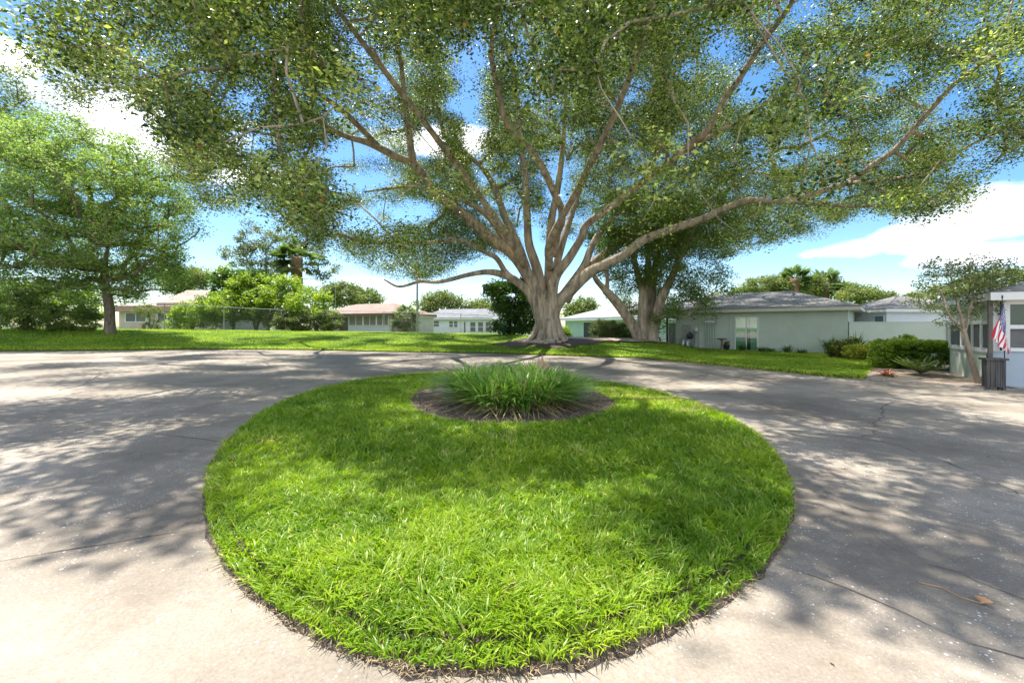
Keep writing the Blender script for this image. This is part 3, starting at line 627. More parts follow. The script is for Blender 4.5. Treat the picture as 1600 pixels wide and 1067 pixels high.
# --- the second tree, behind it on the right
T2 = P(1010, 533, 26); z2 = float(G(T2[0], T2[1]))
th = thing('multi_stem_tree', 'smaller many-stemmed tree right of the great tree, before the sage house', 'tree', (T2[0], T2[1], z2))
limbs2 = [
 LM((1002,536,26,.42),(992,515,26,.36),(979,494,25.8,.28),(961,469,25.4,.27),(945,452,25,.2),(931,436,24.6,.14),(925,415,24.2,.08)),
 LM((948,456,25.2,.14),(949,432,25,.11),(947,415,24.8,.08),(940,395,24.6,.05)),
 LM((1007,538,26,.42),(1006,515,26,.36),(1004,482,26,.30),(1006,455,26,.27),(1012,425,26,.22),(1012,390,26,.15),(1006,350,26,.1),(1010,300,26,.06)),
 LM((1005,460,26,.2),(998,435,25.7,.2),(991,407,25.4,.17),(985,378,25,.12),(978,340,24.6,.07)),
 LM((1014,538,26.2,.34),(1016,512,26.2,.29),(1018,470,26.6,.27),(1022,430,26.8,.22),(1030,390,27,.16),(1045,340,27,.09)),
 LM((1018,536,25.8,.40),(1023,505,25.7,.33),(1030,475,25.5,.28),(1042,448,25.2,.24),(1052,428,25,.20),(1062,405,24.8,.14),(1080,370,24.4,.08)),
 LM((1024,500,25.4,.2),(1040,494,25,.11),(1058,496,24.6,.09),(1067,496,24.4,.08),(1081,488,24.2,.07),(1097,471,24,.05),(1118,455,24,.03)),
]
def blobpts(n, blobs, sep=.6, shell=2.0):
    out = []; wts = np.array([b2[1][0] * b2[1][1] * b2[1][2] for b2 in blobs], float); wts /= wts.sum()
    for (c_, r_), w_ in zip(blobs, wts):
        m = int(n * w_ * 2.2) + 4; d = unit(rng.normal(size=(m, 3))) * (rng.random(m) ** (1 / (3. + shell)))[:, None]; q = np.array(c_) + d * np.array(r_)
        out.append(q[:max(3, int(n * w_ * 1.6))])
    out = np.concatenate(out); rng.shuffle(out); sel = []
    for q in out:
        if not sel or np.min(np.sum((np.array(sel) - q) ** 2, 1)) > sep ** 2: sel.append(q)
        if len(sel) >= n: break
    return np.array(sel)
def B(px, py, y, rx, rz, ry=None):           # an ellipsoid given by its look: centre and half sizes in photograph pixels
    return (P(px, py, y), (rx / F * y, (rx if ry is None else ry) / F * y, rz / F * y))
bl = [B(1000,400,26,70,55),B(1075,410,25,55,60),B(1105,455,24.4,38,38),B(1060,470,24.6,32,30),B(975,440,26,26,34),B(1000,350,26,90,50),B(1090,350,25,70,50),B(1035,500,25,14,14),B(1012,470,28.5,45,30)]
p2 = blobpts(430, bl, .45)
tr, nodes, n0 = grow_tree(th, limbs2, p2, M_bark, pipe=.012, twig=.011, rough=.07)
leaves('crown', np.concatenate([p2, nodes[n0:][::5]]), .62, np.r_[np.full(len(p2), 210), np.full(len(nodes[n0:][::5]), 40)], .11, leafmat('green_leaf', [(0, (.04, .08, .02)), (.45, (.14, .22, .045)), (.85, (.30, .38, .08)), (1, (.42, .44, .12))], .4, .38), th, tint0=None, flat=.7)
x_, y_ = T2[0], T2[1]
def soilpatch(name, px, y, rx, ry, dz=.02, m=M_mulch):
    cx_ = (px - 800) / F * y; n = 40; a = np.linspace(0, 6.283, n, endpoint=False); V = [(cx_, y, float(G(cx_, y)) + dz + .05)]
    for f in (.5, 1.0):
        for t in a:
            r_ = f * (1 + .12 * math.sin(3 * t) + .08 * math.sin(7 * t)); X_, Y_ = cx_ + rx * r_ * math.cos(t), y + ry * r_ * math.sin(t); V.append((X_, Y_, float(G(X_, Y_)) + dz + (.03 if f < 1 else -.01)))
    fs = [(0, 1 + i, 1 + (i + 1) % n) for i in range(n)] + [(1 + i, 1 + n + i, 1 + n + (i + 1) % n, 1 + (i + 1) % n) for i in range(n)]
    m_ = MB(); m_.add(V, fs); tag(m_.build(name, m, smooth=True), kind='structure')
soilpatch('soil_ring', 862, 23.9, 3.1, 2.3, .06, M_soil)
soilpatch('mulch_bed', 960, 25.6, 3.6, 1.6, .10, M_mulch)

# --- other trees and shrubs
def tree(name, label, px, py, y, h, trad, blobs, n, per, size, mleaf, mbark=M_bark2, group=None, rad=.6, sep=.5, stems=1, lean=.6, flat=.7, aspect=.5, cat='tree', up=.12, ground=None, droop=0., tj=.35, shell=2.0, extra=5):
    b2 = P(px, py, y); gz = b2[2] if ground is None else ground
    th = thing(name, label, cat, (b2[0], b2[1], gz), group)
    q = blobpts(n, blobs, sep, shell); c_ = np.mean([v[0] for v in blobs], 0); lim = []
    for k in range(stems):
        a = rng.random() * 6.28; base = np.array([b2[0], b2[1], gz - .15]); sp = 0 if stems == 1 else .10 * h
        top = base + np.array([(c_[0] - b2[0]) * lean + math.cos(a) * sp * 2, (c_[1] - b2[1]) * lean + math.sin(a) * sp * 2, h])
        m1 = base + (top - base) * .35 + rng.normal(size=3) * .02 * h; m2 = base + (top - base) * .7 + rng.normal(size=3) * .03 * h
        lim.append(([base, base + (m1 - base) * .3, m1, m2, top], [trad * 1.35, trad, trad * .9, trad * .6, trad * .25]))
    tr, nodes, n0 = grow_tree(th, lim, q, mbark, pipe=trad * .09 if stems == 1 else trad * .16, twig=min(.012, trad * .3), up=up, limb_sides=9)
    tn = nodes[n0:][::extra]
    leaves('crown', np.concatenate([q, tn]), np.r_[rad * (.7 + .6 * rng.random(len(q))), np.full(len(tn), rad * .6)], np.r_[np.full(len(q), per), np.full(len(tn), per // 5)], size, mleaf, th, flat=flat,
           tint0=np.r_[np.clip(.45 + rng.normal(size=len(q)) * .13, 0, .9), np.full(len(tn), .45)], aspect=aspect, droop=droop, tjit=tj)
    return th
tree('shade_tree', 'feathery light green tree on the left lawn with one straight grey trunk', 172, 522, 24, 5.2, .27,
     [B(150,390,24,120,50),B(60,350,23,90,60),B(170,300,24,110,60),B(110,240,24,90,50),B(60,230,24,60,50),B(215,270,24,45,50),B(245,350,23.5,60,60),B(215,415,23.5,70,30),B(60,420,23,75,28),B(20,300,23,60,80),B(190,445,24,60,18),B(-40,380,22,60,60),B(120,455,23.6,90,16),B(250,430,23.6,40,22),B(40,450,23,50,14)],
     760, 140, .16, M_left, M_bark2, rad=.75, sep=.46, flat=.6, aspect=.34, up=.05, droop=.1, lean=.05)
tree('tall_tree', 'tall pale yellow-green tree at the far left edge behind the feathery tree', -25, 512, 34, 12, .3,
     [B(10,150,34,45,50),B(15,210,34,55,40),B(-40,170,34,70,90),B(-20,280,34,60,60)], 150, 110, .2, M_far, M_bark2, rad=.9, sep=.9)
tree('shrub', 'dense low shrub against the chain link fence at far left', 75, 516, 23.4, 1.2, .05,
     [B(70,495,23.4,62,24),B(25,488,22.8,45,26),B(115,500,24.4,30,20)], 130, 170, .11, leafmat('mid_leaf', [(0, (.07, .12, .03)), (.5, (.20, .28, .07)), (1, (.42, .50, .16))], .4, .45), rad=.34, sep=.28, stems=4, cat='shrub')
tree('leafy_shrub', 'bright green leafy shrub behind the fence left of the feathery tree', 60, 510, 27, 1.8, .06,
     [B(30,462,27,50,22),B(95,460,27,40,22),B(130,480,28,28,24)], 110, 120, .14, M_bright, rad=.45, sep=.35, stems=4, cat='shrub')
tree('big_shrub', 'large bright green shrub spreading behind the fence before the palm', 400, 517, 38, 3.2, .08,
     [B(365,478,38,40,26),B(420,480,38,40,28),B(480,474,38,36,24),B(385,455,39,36,26),B(440,455,39,36,22),B(330,490,37,18,22),B(350,430,40,18,14),B(505,495,37,18,18)], 260, 150, .2, M_bright, rad=.65, sep=.5, stems=5, cat='shrub')
tree('round_shrub', 'rounded olive-green shrub against the fence right of the big bright shrub', 500, 519, 36.5, 1.2, .05,
     [B(508,502,36.5,26,15),B(470,505,36.6,30,14),B(440,504,36.4,26,12)], 110, 130, .14, M_dull, rad=.4, sep=.3, stems=4, cat='shrub')
tree('dark_shrub', 'deep green large-leaved shrub in the middle of the fence shrubs', 365, 517, 39, 3, .07,
     [B(385,440,40.5,38,18),B(350,445,40.5,18,24),B(400,470,37.6,22,16)], 90, 150, .24, M_dark, rad=.6, sep=.5, stems=3, cat='shrub')
tree('open_tree', 'tall thin-crowned tree with see-through olive foliage behind the fence shrubs', 418, 514, 46, 9, .16,
     [B(393,372,46,22,20),B(372,398,46,24,20),B(440,385,46,28,24),B(435,365,46,16,14),B(485,400,46,22,26),B(500,415,46,18,20),B(425,420,46,30,16),B(520,425,46,8,12),B(392,350,46,6,14)], 150, 120, .22, M_dull, rad=.75, sep=.7, stems=2)
far = [('distant round tree beyond the tan roof left of the palm', 298, 60, [B(300,436,60,26,16),B(275,445,60,22,14)]),
       ('distant broad tree rising behind the brown roofed house', 545, 75, [B(540,460,75,30,18),B(570,466,75,26,14),B(515,462,75,24,18),B(592,470,75,14,9)]),
       ('distant tree above the left end of the white house roof', 668, 90, [B(668,478,90,16,14),B(690,470,90,22,12),B(712,478,90,16,12)]),
       ('distant rounded tree above the right end of the white house roof', 752, 90, [B(752,482,90,20,12),B(740,486,90,10,10),B(775,486,90,20,10)]),
       ('distant low tree seen between the great tree and the wing roof', 915, 80, [B(912,478,80,16,12),B(895,486,80,14,10)]),
       ('distant tree peeping over the roof ridge beside the many-stemmed tree', 1150, 70, [B(1152,458,70,10,5),B(1120,466,70,14,5)]),
       ('distant broad tree behind the roof peak of the sage house', 1200, 60, [B(1200,448,60,34,15),B(1170,452,60,12,8),B(1228,446,60,20,14),B(1262,446,60,20,14)]),
       ('distant tree right of the cabbage palm, above the sage roof', 1290, 62, [B(1290,448,62,26,14),B(1318,455,62,22,12)]),
       ('distant bright tree above the lower roofs at right', 1355, 50, [B(1345,462,50,26,12),B(1375,464,50,16,8),B(1330,462,50,14,10)]),
       ('distant tree behind the roof left of the young driveway tree', 1440, 45, [B(1440,470,45,30,14),B(1478,462,45,26,16),B(1520,450,45,30,22),B(1565,440,45,36,26)])]
for lb, px_, y_, bl in far:
    gz = -.3
    tree('distant_tree', lb, px_, 510, y_, max(1.5, (HZ - bl[0][0][2]) * 0 + (bl[0][0][2] - gz) * .8), .18, bl, 90, 110, .34 * y_ / 60, M_far, rad=1.1 * y_ / 60, sep=.7 * y_ / 60, ground=gz, group='trees beyond the houses')
tree('glossy_tree', 'dark glossy-leaved small tree just left of the great trunk', 798, 523, 33, 3.0, .09,
     [B(800,470,33,32,30),B(815,500,32.5,26,22),B(790,510,33,20,12),B(775,452,33,20,14),B(830,450,34,20,22)], 170, 130, .2, M_dark, rad=.55, sep=.42, stems=3)
tree('grey_green_shrub', 'grey-green rounded shrub between the two big trunks before the wing', 945, 534, 29, 1.0, .04,
     [B(952,517,29,26,15),B(940,512,29.4,18,12)], 100, 170, .09, M_dull, rad=.32, sep=.25, stems=4, cat='shrub')
tree('dark_round_shrub', 'darker green half of the shrubbery touching the many-stemmed tree', 978, 534, 28.4, 1.0, .04, [B(978,519,28.4,16,13)], 60, 170, .09, M_dark, rad=.3, sep=.25, stems=3, cat='shrub')
tree('yellow_shrub', 'yellow-green bush right beside the foot of the great trunk', 880, 530, 30, .7, .03, [B(882,520,30,10,10)], 40, 120, .1, M_bright, rad=.28, sep=.22, stems=3, cat='shrub')
tree('low_yellow_plant', 'low bright yellow plant on the mulch under the grey-green shrub', 925, 533, 26, .15, .015, [B(926,530,26,12,3)], 26, 90, .07, M_yell, rad=.16, sep=.15, stems=2, cat='plant')
# beds beside the sage house
tree('croton', 'dark olive croton bush at the right end of the sage wall', 1312, 559, 20, .8, .03, [B(1312,545,20,18,12),B(1330,536,20.2,8,9)], 60, 110, .09, leafmat('croton_leaf', [(0, (.04, .07, .02)), (.6, (.16, .19, .04)), (1, (.4, .35, .06))], .3, .35), rad=.22, sep=.17, stems=4, cat='shrub')
tree('yellow_croton', 'golden yellow croton bush beside the olive croton', 1348, 560, 18.6, .6, .03, [B(1348,549,18.6,22,10),B(1366,545,18.4,12,12)], 70, 120, .085, M_yell, rad=.2, sep=.15, stems=4, cat='shrub')
tree('lime_shrub', 'loose lime green shrub at the left end of the clipped hedge', 1400, 577, 15.4, .9, .03, [B(1403,552,15.4,34,22),B(1378,545,15.8,14,16),B(1420,538,15.6,22,12),B(1390,565,15,20,14)], 170, 130, .085, M_bright, rad=.2, sep=.15, stems=5, cat='shrub')
# clipped hedge: a box of leaves
hb = P(1470, 583, 14.2); hz = float(D(hb[0], hb[1])); th = thing('clipped_hedge', 'boxy clipped hedge with top tinted sunlit yellow behind the spiky cycad', 'hedge', (hb[0], hb[1], hz))
ax = np.array([.78, -.62, 0]); ay = np.array([.62, .78, 0]); m = 900
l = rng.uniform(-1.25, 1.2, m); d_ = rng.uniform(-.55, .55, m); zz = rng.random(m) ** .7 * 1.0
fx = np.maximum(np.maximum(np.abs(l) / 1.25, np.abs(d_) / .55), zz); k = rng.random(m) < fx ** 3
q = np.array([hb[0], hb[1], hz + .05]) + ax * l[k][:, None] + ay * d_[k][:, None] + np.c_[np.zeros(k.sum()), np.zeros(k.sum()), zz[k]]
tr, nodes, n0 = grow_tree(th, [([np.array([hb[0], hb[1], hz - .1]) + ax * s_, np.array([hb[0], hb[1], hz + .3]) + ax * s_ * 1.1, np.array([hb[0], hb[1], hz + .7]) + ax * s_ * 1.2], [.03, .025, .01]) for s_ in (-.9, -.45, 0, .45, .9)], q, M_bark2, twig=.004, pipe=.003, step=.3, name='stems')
leaves('foliage', q, .13, 75, .06, leafmat('hedge_leaf', [(0, (.05, .12, .015)), (.5, (.14, .24, .025)), (1, (.46, .54, .06))], .4, .35), th, tint0=np.clip(.15 + .6 * zz[k] ** 2, 0, .9), aspect=.6)  # leaf tint lightens with height, painting sunlight onto the hedge top
# cycad
def rosette(name, label, px, py, n, L, up_, material, leafl, cat='plant', w=.022, y=None, lift=.08):
    x_, y_ = ondrive(px, py) if y is None else ((px - 800) / F * y, y); z_ = float(G(x_, y_)) if y else float(D(x_, y_))
    th = thing(name, label, cat, (x_, y_, z_)); VV, QQ, nb = [], [], 0; mb = MB()
    for k in range(n):
        a = k / n * 6.283 + random.uniform(-.15, .15); el = random.uniform(*up_); Lk = L * random.uniform(.8, 1.1); t = np.linspace(0, 1, 15)
        rr = Lk * (t * math.cos(el)); hz_ = Lk * (t * math.sin(el) - .18 * t * t) + lift
        c_ = np.stack([x_ + rr * math.cos(a), y_ + rr * math.sin(a), z_ + hz_], 1); mb.tube(c_[::2], np.linspace(.008, .003, 8), 4)
        sd_ = np.array([-math.sin(a), math.cos(a), 0]); f_ = np.array([math.cos(a), math.sin(a), .25])
        for i in range(2, 15):
            for sg in (-1, 1):
                ll = leafl * math.sin(math.pi * (i + 1.5) / 17); p0 = c_[i]; d0 = unit(sd_ * sg + f_ * .7); wv = unit(np.cross(d0, [0, 0, 1])) * w * .5
                VV += [p0 - wv, p0 + d0 * ll * .5 + wv, p0 + d0 * ll, p0 + d0 * ll * .5 - wv]; QQ.append([nb, nb + 1, nb + 2, nb + 3]); nb += 4
    mb.build('leaf_stalks', M_bark2, th); quads('fronds', VV, QQ, material, th, rng.random(len(QQ)))
rosette('cycad', 'spiky bright green cycad rosette on the mulch before the clipped hedge', 1438, 590, 26, .78, (.45, 1.3), M_bright, .2, w=.05, lift=.12)
def tuft(name, label, x_, y_, z_, n, h, w, material, cat='plant', lean=.6, spread=.05, group=None, tint=None, pn='leaves'):
    th = thing(name, label, cat, (x_, y_, z_), group); q = np.c_[x_ + rng.normal(size=n) * spread, y_ + rng.normal(size=n) * spread, np.full(n, z_ - .01)]
    blades(pn, q, h * (.6 + .6 * rng.random(n)), np.full(n, w), material, th, lean, 4, tint, np.arctan2(q[:, 1] - y_, q[:, 0] - x_), .2)
    return th
x_, y_ = ondrive(1386, 590); tuft('red_bromeliad', 'small red-leaved bromeliad on the mulch left of the cycad', x_, y_, D(x_, y_) + .03, 60, .30, .035, M_red, lean=.9)
x_, y_ = ondrive(1392, 592); tuft('green_rosette', 'tiny dark green plant in front of the red bromeliad', x_, y_, D(x_, y_) + .03, 30, .16, .02, M_dark)
for k, (px_, lb) in enumerate(((1160, 'dark leafy plant under the glass sliding door'), (1190, 'low dark plant right of the sliding door'), (1203, 'small tufted plant second right of the sliding door'), (1230, 'dark spiky plant midway along the sage wall'), (1252, 'little green plant near the middle of the sage wall'), (1297, 'slim upright green plant near the corner of the sage wall'), (1072, 'small pale plant by the left end of the sage wall'))):
    u = (px_ - 800) / F; t = (17.5 - 22 * u) / (5.5 + 4.9 * u); y_ = 22 + 4.9 * t - .45; x_ = u * y_
    tuft('wall_plant', lb, x_, y_, float(G(x_, y_)), 70, (.45, .35, .3, .5, .3, 1.0, .3)[k], .035, M_dark, lean=(.7, .7, .7, .6, .7, .3, .7)[k], group='plants along the sage wall', spread=.1)
x_, y_ = ondrive(1338, 562); tuft('wall_plant', 'tall dark leaf spray rising behind the golden croton', P(1338,530,20.8)[0], 20.8, -.05, 60, 1.25, .06, M_dark, lean=.35, spread=.08)
# young tree on the bed edge
b2 = ondrive(1527, 602); b2 = np.array([b2[0], b2[1], D(*b2)])
yt = b2[1]
th = thing('young_tree', 'young thin-trunked tree with sparse leaves leaning beside the wooden planter', 'tree', b2)
LL = [LM((1528,604,yt,.085),(1522,578,yt,.066),(1514,548,yt,.06),(1508,524,yt,.055),(1505,512,yt,.05)),
      LM((1507,520,yt,.04),(1494,505,yt-.1,.03),(1480,487,yt-.2,.025),(1472,460,yt-.3,.018),(1455,440,yt-.4,.01)),
      LM((1506,516,yt,.04),(1500,490,yt,.03),(1493,465,yt+.2,.022),(1485,430,yt+.3,.012)),
      LM((1507,518,yt,.045),(1514,492,yt,.038),(1521,468,yt,.03),(1540,447,yt-.1,.022),(1556,430,yt-.3,.014),(1575,410,yt-.5,.008)),
      LM((1509,505,yt,.035),(1519,484,yt+.2,.028),(1537,466,yt+.3,.018),(1560,452,yt+.4,.01)),
      LM((1521,468,yt,.02),(1520,440,yt+.1,.015),(1528,410,yt+.1,.008))]
yb = [B(1490,440,yt,42,26),B(1530,440,yt,38,34),B(1510,475,yt,36,22),B(1560,430,yt-.3,32,28),B(1450,470,yt-.2,30,18),B(1585,440,yt-.2,24,24),B(1500,415,yt,50,14),B(1430,470,yt-.3,14,10),B(1540,480,yt+.3,20,16),B(1480,500,yt,18,12)]
q = blobpts(150, yb, .2, .5)
tr, nodes, n0 = grow_tree(th, LL, q, M_bark, twig=.004, pipe=.0035, step=.25, limb_sides=10)
leaves('crown', np.concatenate([q, nodes[n0:][::3]]), .17, np.r_[np.full(len(q), 45), np.full(len(nodes[n0:][::3]), 8)], .065, M_dull, th, aspect=.5, tint0=None, flat=.8)

# palms
def palm(name, label, px, pyb, pyt, y, tr_, nf, L, group=None, boots=True, fan=True):
    a, b2 = P(px, pyb, y), P(px + 1, pyt, y); th = thing(name, label, 'palm', a, group); n = 14; t = np.linspace(0, 1, n)
    MB().tube(a + (b2 - a) * t[:, None], tr_ * (1 + .12 * np.sin(np.arange(n) * 2.4) + (.35 * (t > .55) if boots else 0)), 10).build('trunk', mat('palm_bark', (.16, .09, .06), .95, var=((.33, .20, .13), 7, 2), bump=1, bdist=.05), th, smooth=True)
    VV, QQ, nb = [], [], 0
    for k in range(nf):
        az = rng.random() * 6.28; el = rng.uniform(-.9, 1.3); d = np.array([math.cos(az) * math.cos(el), math.sin(az) * math.cos(el), math.sin(el)])
        st = b2 + d * L * .15; hub = b2 + d * L * .55 + [0, 0, -.05 * L]
        sdv = unit(np.cross(d, [0, 0, 1]));
        VV += [st - sdv * .03, st + sdv * .03, hub + sdv * .02, hub - sdv * .02]; QQ.append([nb, nb + 1, nb + 2, nb + 3]); nb += 4
        for j in range(22):
            th_ = (j / 21 - .5) * 4.0; dd = unit(d * math.cos(th_) + sdv * math.sin(th_)); e = hub + dd * L * .5 * (1 - .15 * abs(th_)) + np.array([0, 0, -.16 * L * (1 - math.cos(th_ * .5)) - .08 * L])
            wv = unit(np.cross(dd, [0, 0, 1]) + 1e-3) * .035 * L; m_ = (hub + e) / 2 + [0, 0, .03 * L]
            VV += [hub, m_ + wv, e, m_ - wv]; QQ.append([nb, nb + 1, nb + 2, nb + 3]); nb += 4
    quads('fronds', VV, QQ, M_frond, th, rng.random(len(QQ)))
palm('cabbage_palm', 'cabbage palm with reddish rough trunk rising above the fence shrubs', 463, 514, 402, 44, .42, 34, 2.6)
palm('cabbage_palm', 'tall palm head standing behind the sage house roof peak', 1239, 508, 436, 58, .5, 34, 2.6)
palm('cabbage_palm', 'paler palm right of the one behind the roof peak', 1289, 508, 442, 60, .35, 30, 2.8)
palm('dwarf_palm', 'short young palm standing by the pole before the white house', 633, 519, 496, 50, .3, 26, 2.0)

# ---------------------------------------------------------------- buildings
def wall_frame(p0, p1, z): # local x runs from p0 to p1, local y goes away from the viewer
    return (p0[0], p0[1], z, math.atan2(p1[1] - p0[1], p1[0] - p0[0]))
def win(parent, fr, x0, x1, z0, z1, y=0, fw=.06, bars=(0, 0), pane=M_glass, frame=M_white, name='window', label=None):
    m = MB(fr); d0, d1 = y - .05, y + .02
    m.box(x0 - fw, x1 + fw, d0, d1, z1, z1 + fw); m.box(x0 - fw, x1 + fw, d0 - .03, d1, z0 - fw, z0); m.box(x0 - fw, x0, d0, d1, z0, z1); m.box(x1, x1 + fw, d0, d1, z0, z1)
    for i in range(bars[0]): xx_ = x0 + (x1 - x0) * (i + 1) / (bars[0] + 1); m.box(xx_ - fw * .4, xx_ + fw * .4, d0 + .01, y, z0, z1)
    for i in range(bars[1]): zz_ = z0 + (z1 - z0) * (i + 1) / (bars[1] + 1); m.box(x0, x1, d0 + .013, y - .003, zz_ - fw * .4, zz_ + fw * .4)
    w = m.build(name, frame, parent); MB(fr).box(x0, x1, y - .012, y + .015, z0, z1).build('pane', pane, w)
    if label: w['label'] = label
    return w
def roof(parent, fr, x0, x1, y0, y1, ze, rise, ov=.6, hip=(4, 4), m=M_shg, fm=M_cream, fh=.18):
    X0, X1, Y0, Y1 = x0 - ov, x1 + ov, y0 - ov, y1 + ov; ym = (Y0 + Y1) / 2; r0, r1 = X0 + max(hip[0], .001), X1 - max(hip[1], .001)
    b = MB(fr); t = .05
    vs = [(X0, Y0, ze), (X1, Y0, ze), (X1, Y1, ze), (X0, Y1, ze), (X0, Y0, ze + t), (X1, Y0, ze + t), (X1, Y1, ze + t), (X0, Y1, ze + t), (r0, ym, ze + rise), (r1, ym, ze + rise)]
    b.add(vs, [(3, 2, 1, 0), (0, 1, 5, 4), (1, 2, 6, 5), (2, 3, 7, 6), (3, 0, 4, 7), (4, 5, 9, 8), (5, 6, 9), (6, 7, 8, 9), (7, 4, 8)])
    rf = b.build('roof', m, parent)
    f = MB(fr); w = .03
    f.box(X0 + .01, X1 - .01, Y0 + .01, Y0 + w, ze - fh, ze - .003); f.box(X0 + .01, X1 - .01, Y1 - w, Y1 - .01, ze - fh, ze - .003)
    f.box(X0 + .01, X0 + w, Y0 + w, Y1 - w, ze - fh, ze - .003); f.box(X1 - w, X1 - .01, Y0 + w, Y1 - w, ze - fh, ze - .003)
    f.box(X0 + w, X1 - w, Y0 + w, Y1 - w, ze - fh + .02, ze - fh + .04)
    f.build('fascia', fm, parent)
    return rf
# sage house with the sliding door
A_ = np.array([17.5, 22.0]); dl = np.array([-5.5, 4.9]) / 7.366
def on_wall(px):
    u = (px - 800) / F; t = (17.5 - 22 * u) / (5.5 + 4.9 * u); return t * 7.366
Lw = on_wall(1056); B_ = A_ + dl * Lw; fr = wall_frame(B_, A_, 0); zg = -.35
th = thing('sage_house', 'long low sage green stucco house with grey hip roof and a glass sliding door', 'house', (B_[0], B_[1], 0))
wz = 2.42
MB(fr).box(0, Lw, 0, 15, zg, wz).build('wall', M_sage, th)
roof(th, fr, -3.0, Lw, 0, 15, wz + .10, 1.5, .55, (4, 4.2), M_shg, M_cream)
wx = lambda px: Lw - on_wall(px)
for px_ in (1093, 1141): MB(fr).box(wx(px_) - .03, wx(px_) + .03, -.03, 0, zg, wz - .1).build('wall_batten', M_sage, th)
x0, x1 = wx(1150), wx(1183); z0, z1 = .10, 2.02
d = MB(fr); fw = .07
d.box(x0 - fw, x0, -.06, .02, z0 - .05, z1 + fw); d.box(x1, x1 + fw, -.06, .02, z0 - .05, z1 + fw); d.box(x0, x1, -.06, .02, z1, z1 + fw); d.box(x0, x1, -.08, .02, z0 - .05, z0)
xm = (x0 + x1) / 2; d.box(xm - .03, xm + .03, -.045, .0, z0, z1)
door = d.build('sliding_door', M_white, th)
c = MB(fr); n = 60; xs = np.linspace(x0, x1, n); mask = lambda x_: (x_ < x0 + (x1 - x0) * .45) or (x_ > x0 + (x1 - x0) * .68)
for i in range(n - 1):
    if mask(xs[i]): c.add([(xs[i], -.018 + .008 * math.sin(i * 1.3), z0), (xs[i + 1], -.018 + .008 * math.sin((i + 1) * 1.3), z0), (xs[i + 1], -.018 + .008 * math.sin((i + 1) * 1.3), z1), (xs[i], -.018 + .008 * math.sin(i * 1.3), z1)], [(0, 1, 2, 3)])
c.build('curtain', M_curt, door)
MB(fr).box(x0, x1, -.008, -.004, z0, z1).build('room_shade_sheet', M_dark2, door)  # flat dark sheet painted as the shade of the room indoors
gm = bpy.data.materials.new('clear_pane'); gm.use_nodes = True; nt = gm.node_tree; pb = nt.nodes['Principled BSDF']; pb.inputs['Base Color'].default_value = (.8, .9, .86, 1); pb.inputs['Roughness'].default_value = .02
tp = nt.nodes.new('ShaderNodeBsdfTransparent'); tp.inputs[0].default_value = (.75, .9, .84, 1); mxs = nt.nodes.new('ShaderNodeMixShader'); gl = nt.nodes.new('ShaderNodeBsdfGlossy'); gl.inputs['Roughness'].default_value = .03
mxs.inputs[0].default_value = .18; nt.links.new(tp.outputs[0], mxs.inputs[1]); nt.links.new(gl.outputs[0], mxs.inputs[2]); nt.links.new(mxs.outputs[0], nt.nodes['Material Output'].inputs['Surface'])
MB(fr).box(x0, x1, -.036, -.031, z0, z1).build('pane', gm, door)
# things on and before the wall
def wallthing(px, off):
    q = B_ + (A_ - B_) / Lw * wx(px); nrm = np.array([-.665, -.747]); q = q + nrm * off; return q[0], q[1], float(G(q[0], q[1]))
x_, y_, z_ = wallthing(1110, .05); th = thing('meter_bank', 'bank of four electric meters with grey-green conduits on the sage wall', 'meter bank', (x_, y_, z_)); f2 = (x_, y_, z_, fr[3])
xa, xb = wx(1102) - wx(1110), wx(1121) - wx(1110)
MB(f2).box(xa, xb, -.1, .03, 1.52, 1.86).build('meter_box', mat('grey_green_metal', (.40, .45, .38), .5), th)
for i in range(4):
    xx_ = xa + (xb - xa) * (i + .6) / 5; m = MB(f2); m.tube([(xx_, -.1, 1.70), (xx_, -.2, 1.70)], [.075, .065], 14); m.build('meter', mat('pale_glass', (.75, .78, .76), .15), th, smooth=False)
for i in range(5):
    xx_ = xa + (xb - xa) * (i + .35) / 5; MB(f2).cyl(xx_, -.04, -.1, 1.52, .032, 8).build('conduit', mat('pale_green_pipe', (.46, .53, .45), .5), th)
x_, y_, z_ = wallthing(1073, .3); th = thing('metal_chair', 'grey lattice-backed metal garden chair left of the meter bank', 'chair', (x_, y_, z_)); f2 = (x_, y_, z_, fr[3]); mg = mat('grey_chair_metal', (.35, .34, .35), .6)
m = MB(f2)
for i in range(6): m.tube([(-.25 + i * .1, .2, .45), (-.25 + i * .1, .26, 1.3)], .012, 5)
m.tube([(-.27, .26, 1.3), (.27, .26, 1.3)], .02, 6); m.tube([(-.27, .23, .95), (.27, .23, .95)], .014, 6); m.build('backrest', mg, th)
MB(f2).box(-.27, .27, -.25, .2, .42, .45).build('seat', mg, th)
for sx in (-.25, .25):
    for sy in (-.22, .18): MB(f2).cyl(sx, sy, -.03, .42, .014, 6).build('leg', mg, th)
x_, y_, z_ = wallthing(1083, .6); th = thing('kettle_grill', 'small round black grill on thin legs beside the metal chair', 'grill', (x_, y_, z_)); f2 = (x_, y_, z_, 0)
m = MB(f2); m.tube([(0, 0, .48), (0, 0, .52), (0, 0, .62), (0, 0, .70)], [.05, .16, .21, .22], 16); m.build('bowl', M_dark2, th, True); m = MB(f2); m.tube([(0, 0, .71), (0, 0, .80), (0, 0, .88), (0, 0, .95)], [.22, .19, .1, .03], 16); m.build('lid', M_dark2, th, True)
for a in (0, 2.1, 4.2): MB(f2).tube([(.08 * math.cos(a), .08 * math.sin(a), .52), (.25 * math.cos(a), .25 * math.sin(a), -.02)], .012, 5).build('leg', M_galv, th)
x_, y_, z_ = wallthing(1090, .35); th = thing('garden_fountain', 'pale round-topped ornament on a grey pedestal left of the conduits', 'garden ornament', (x_, y_, z_)); f2 = (x_, y_, z_, 0)
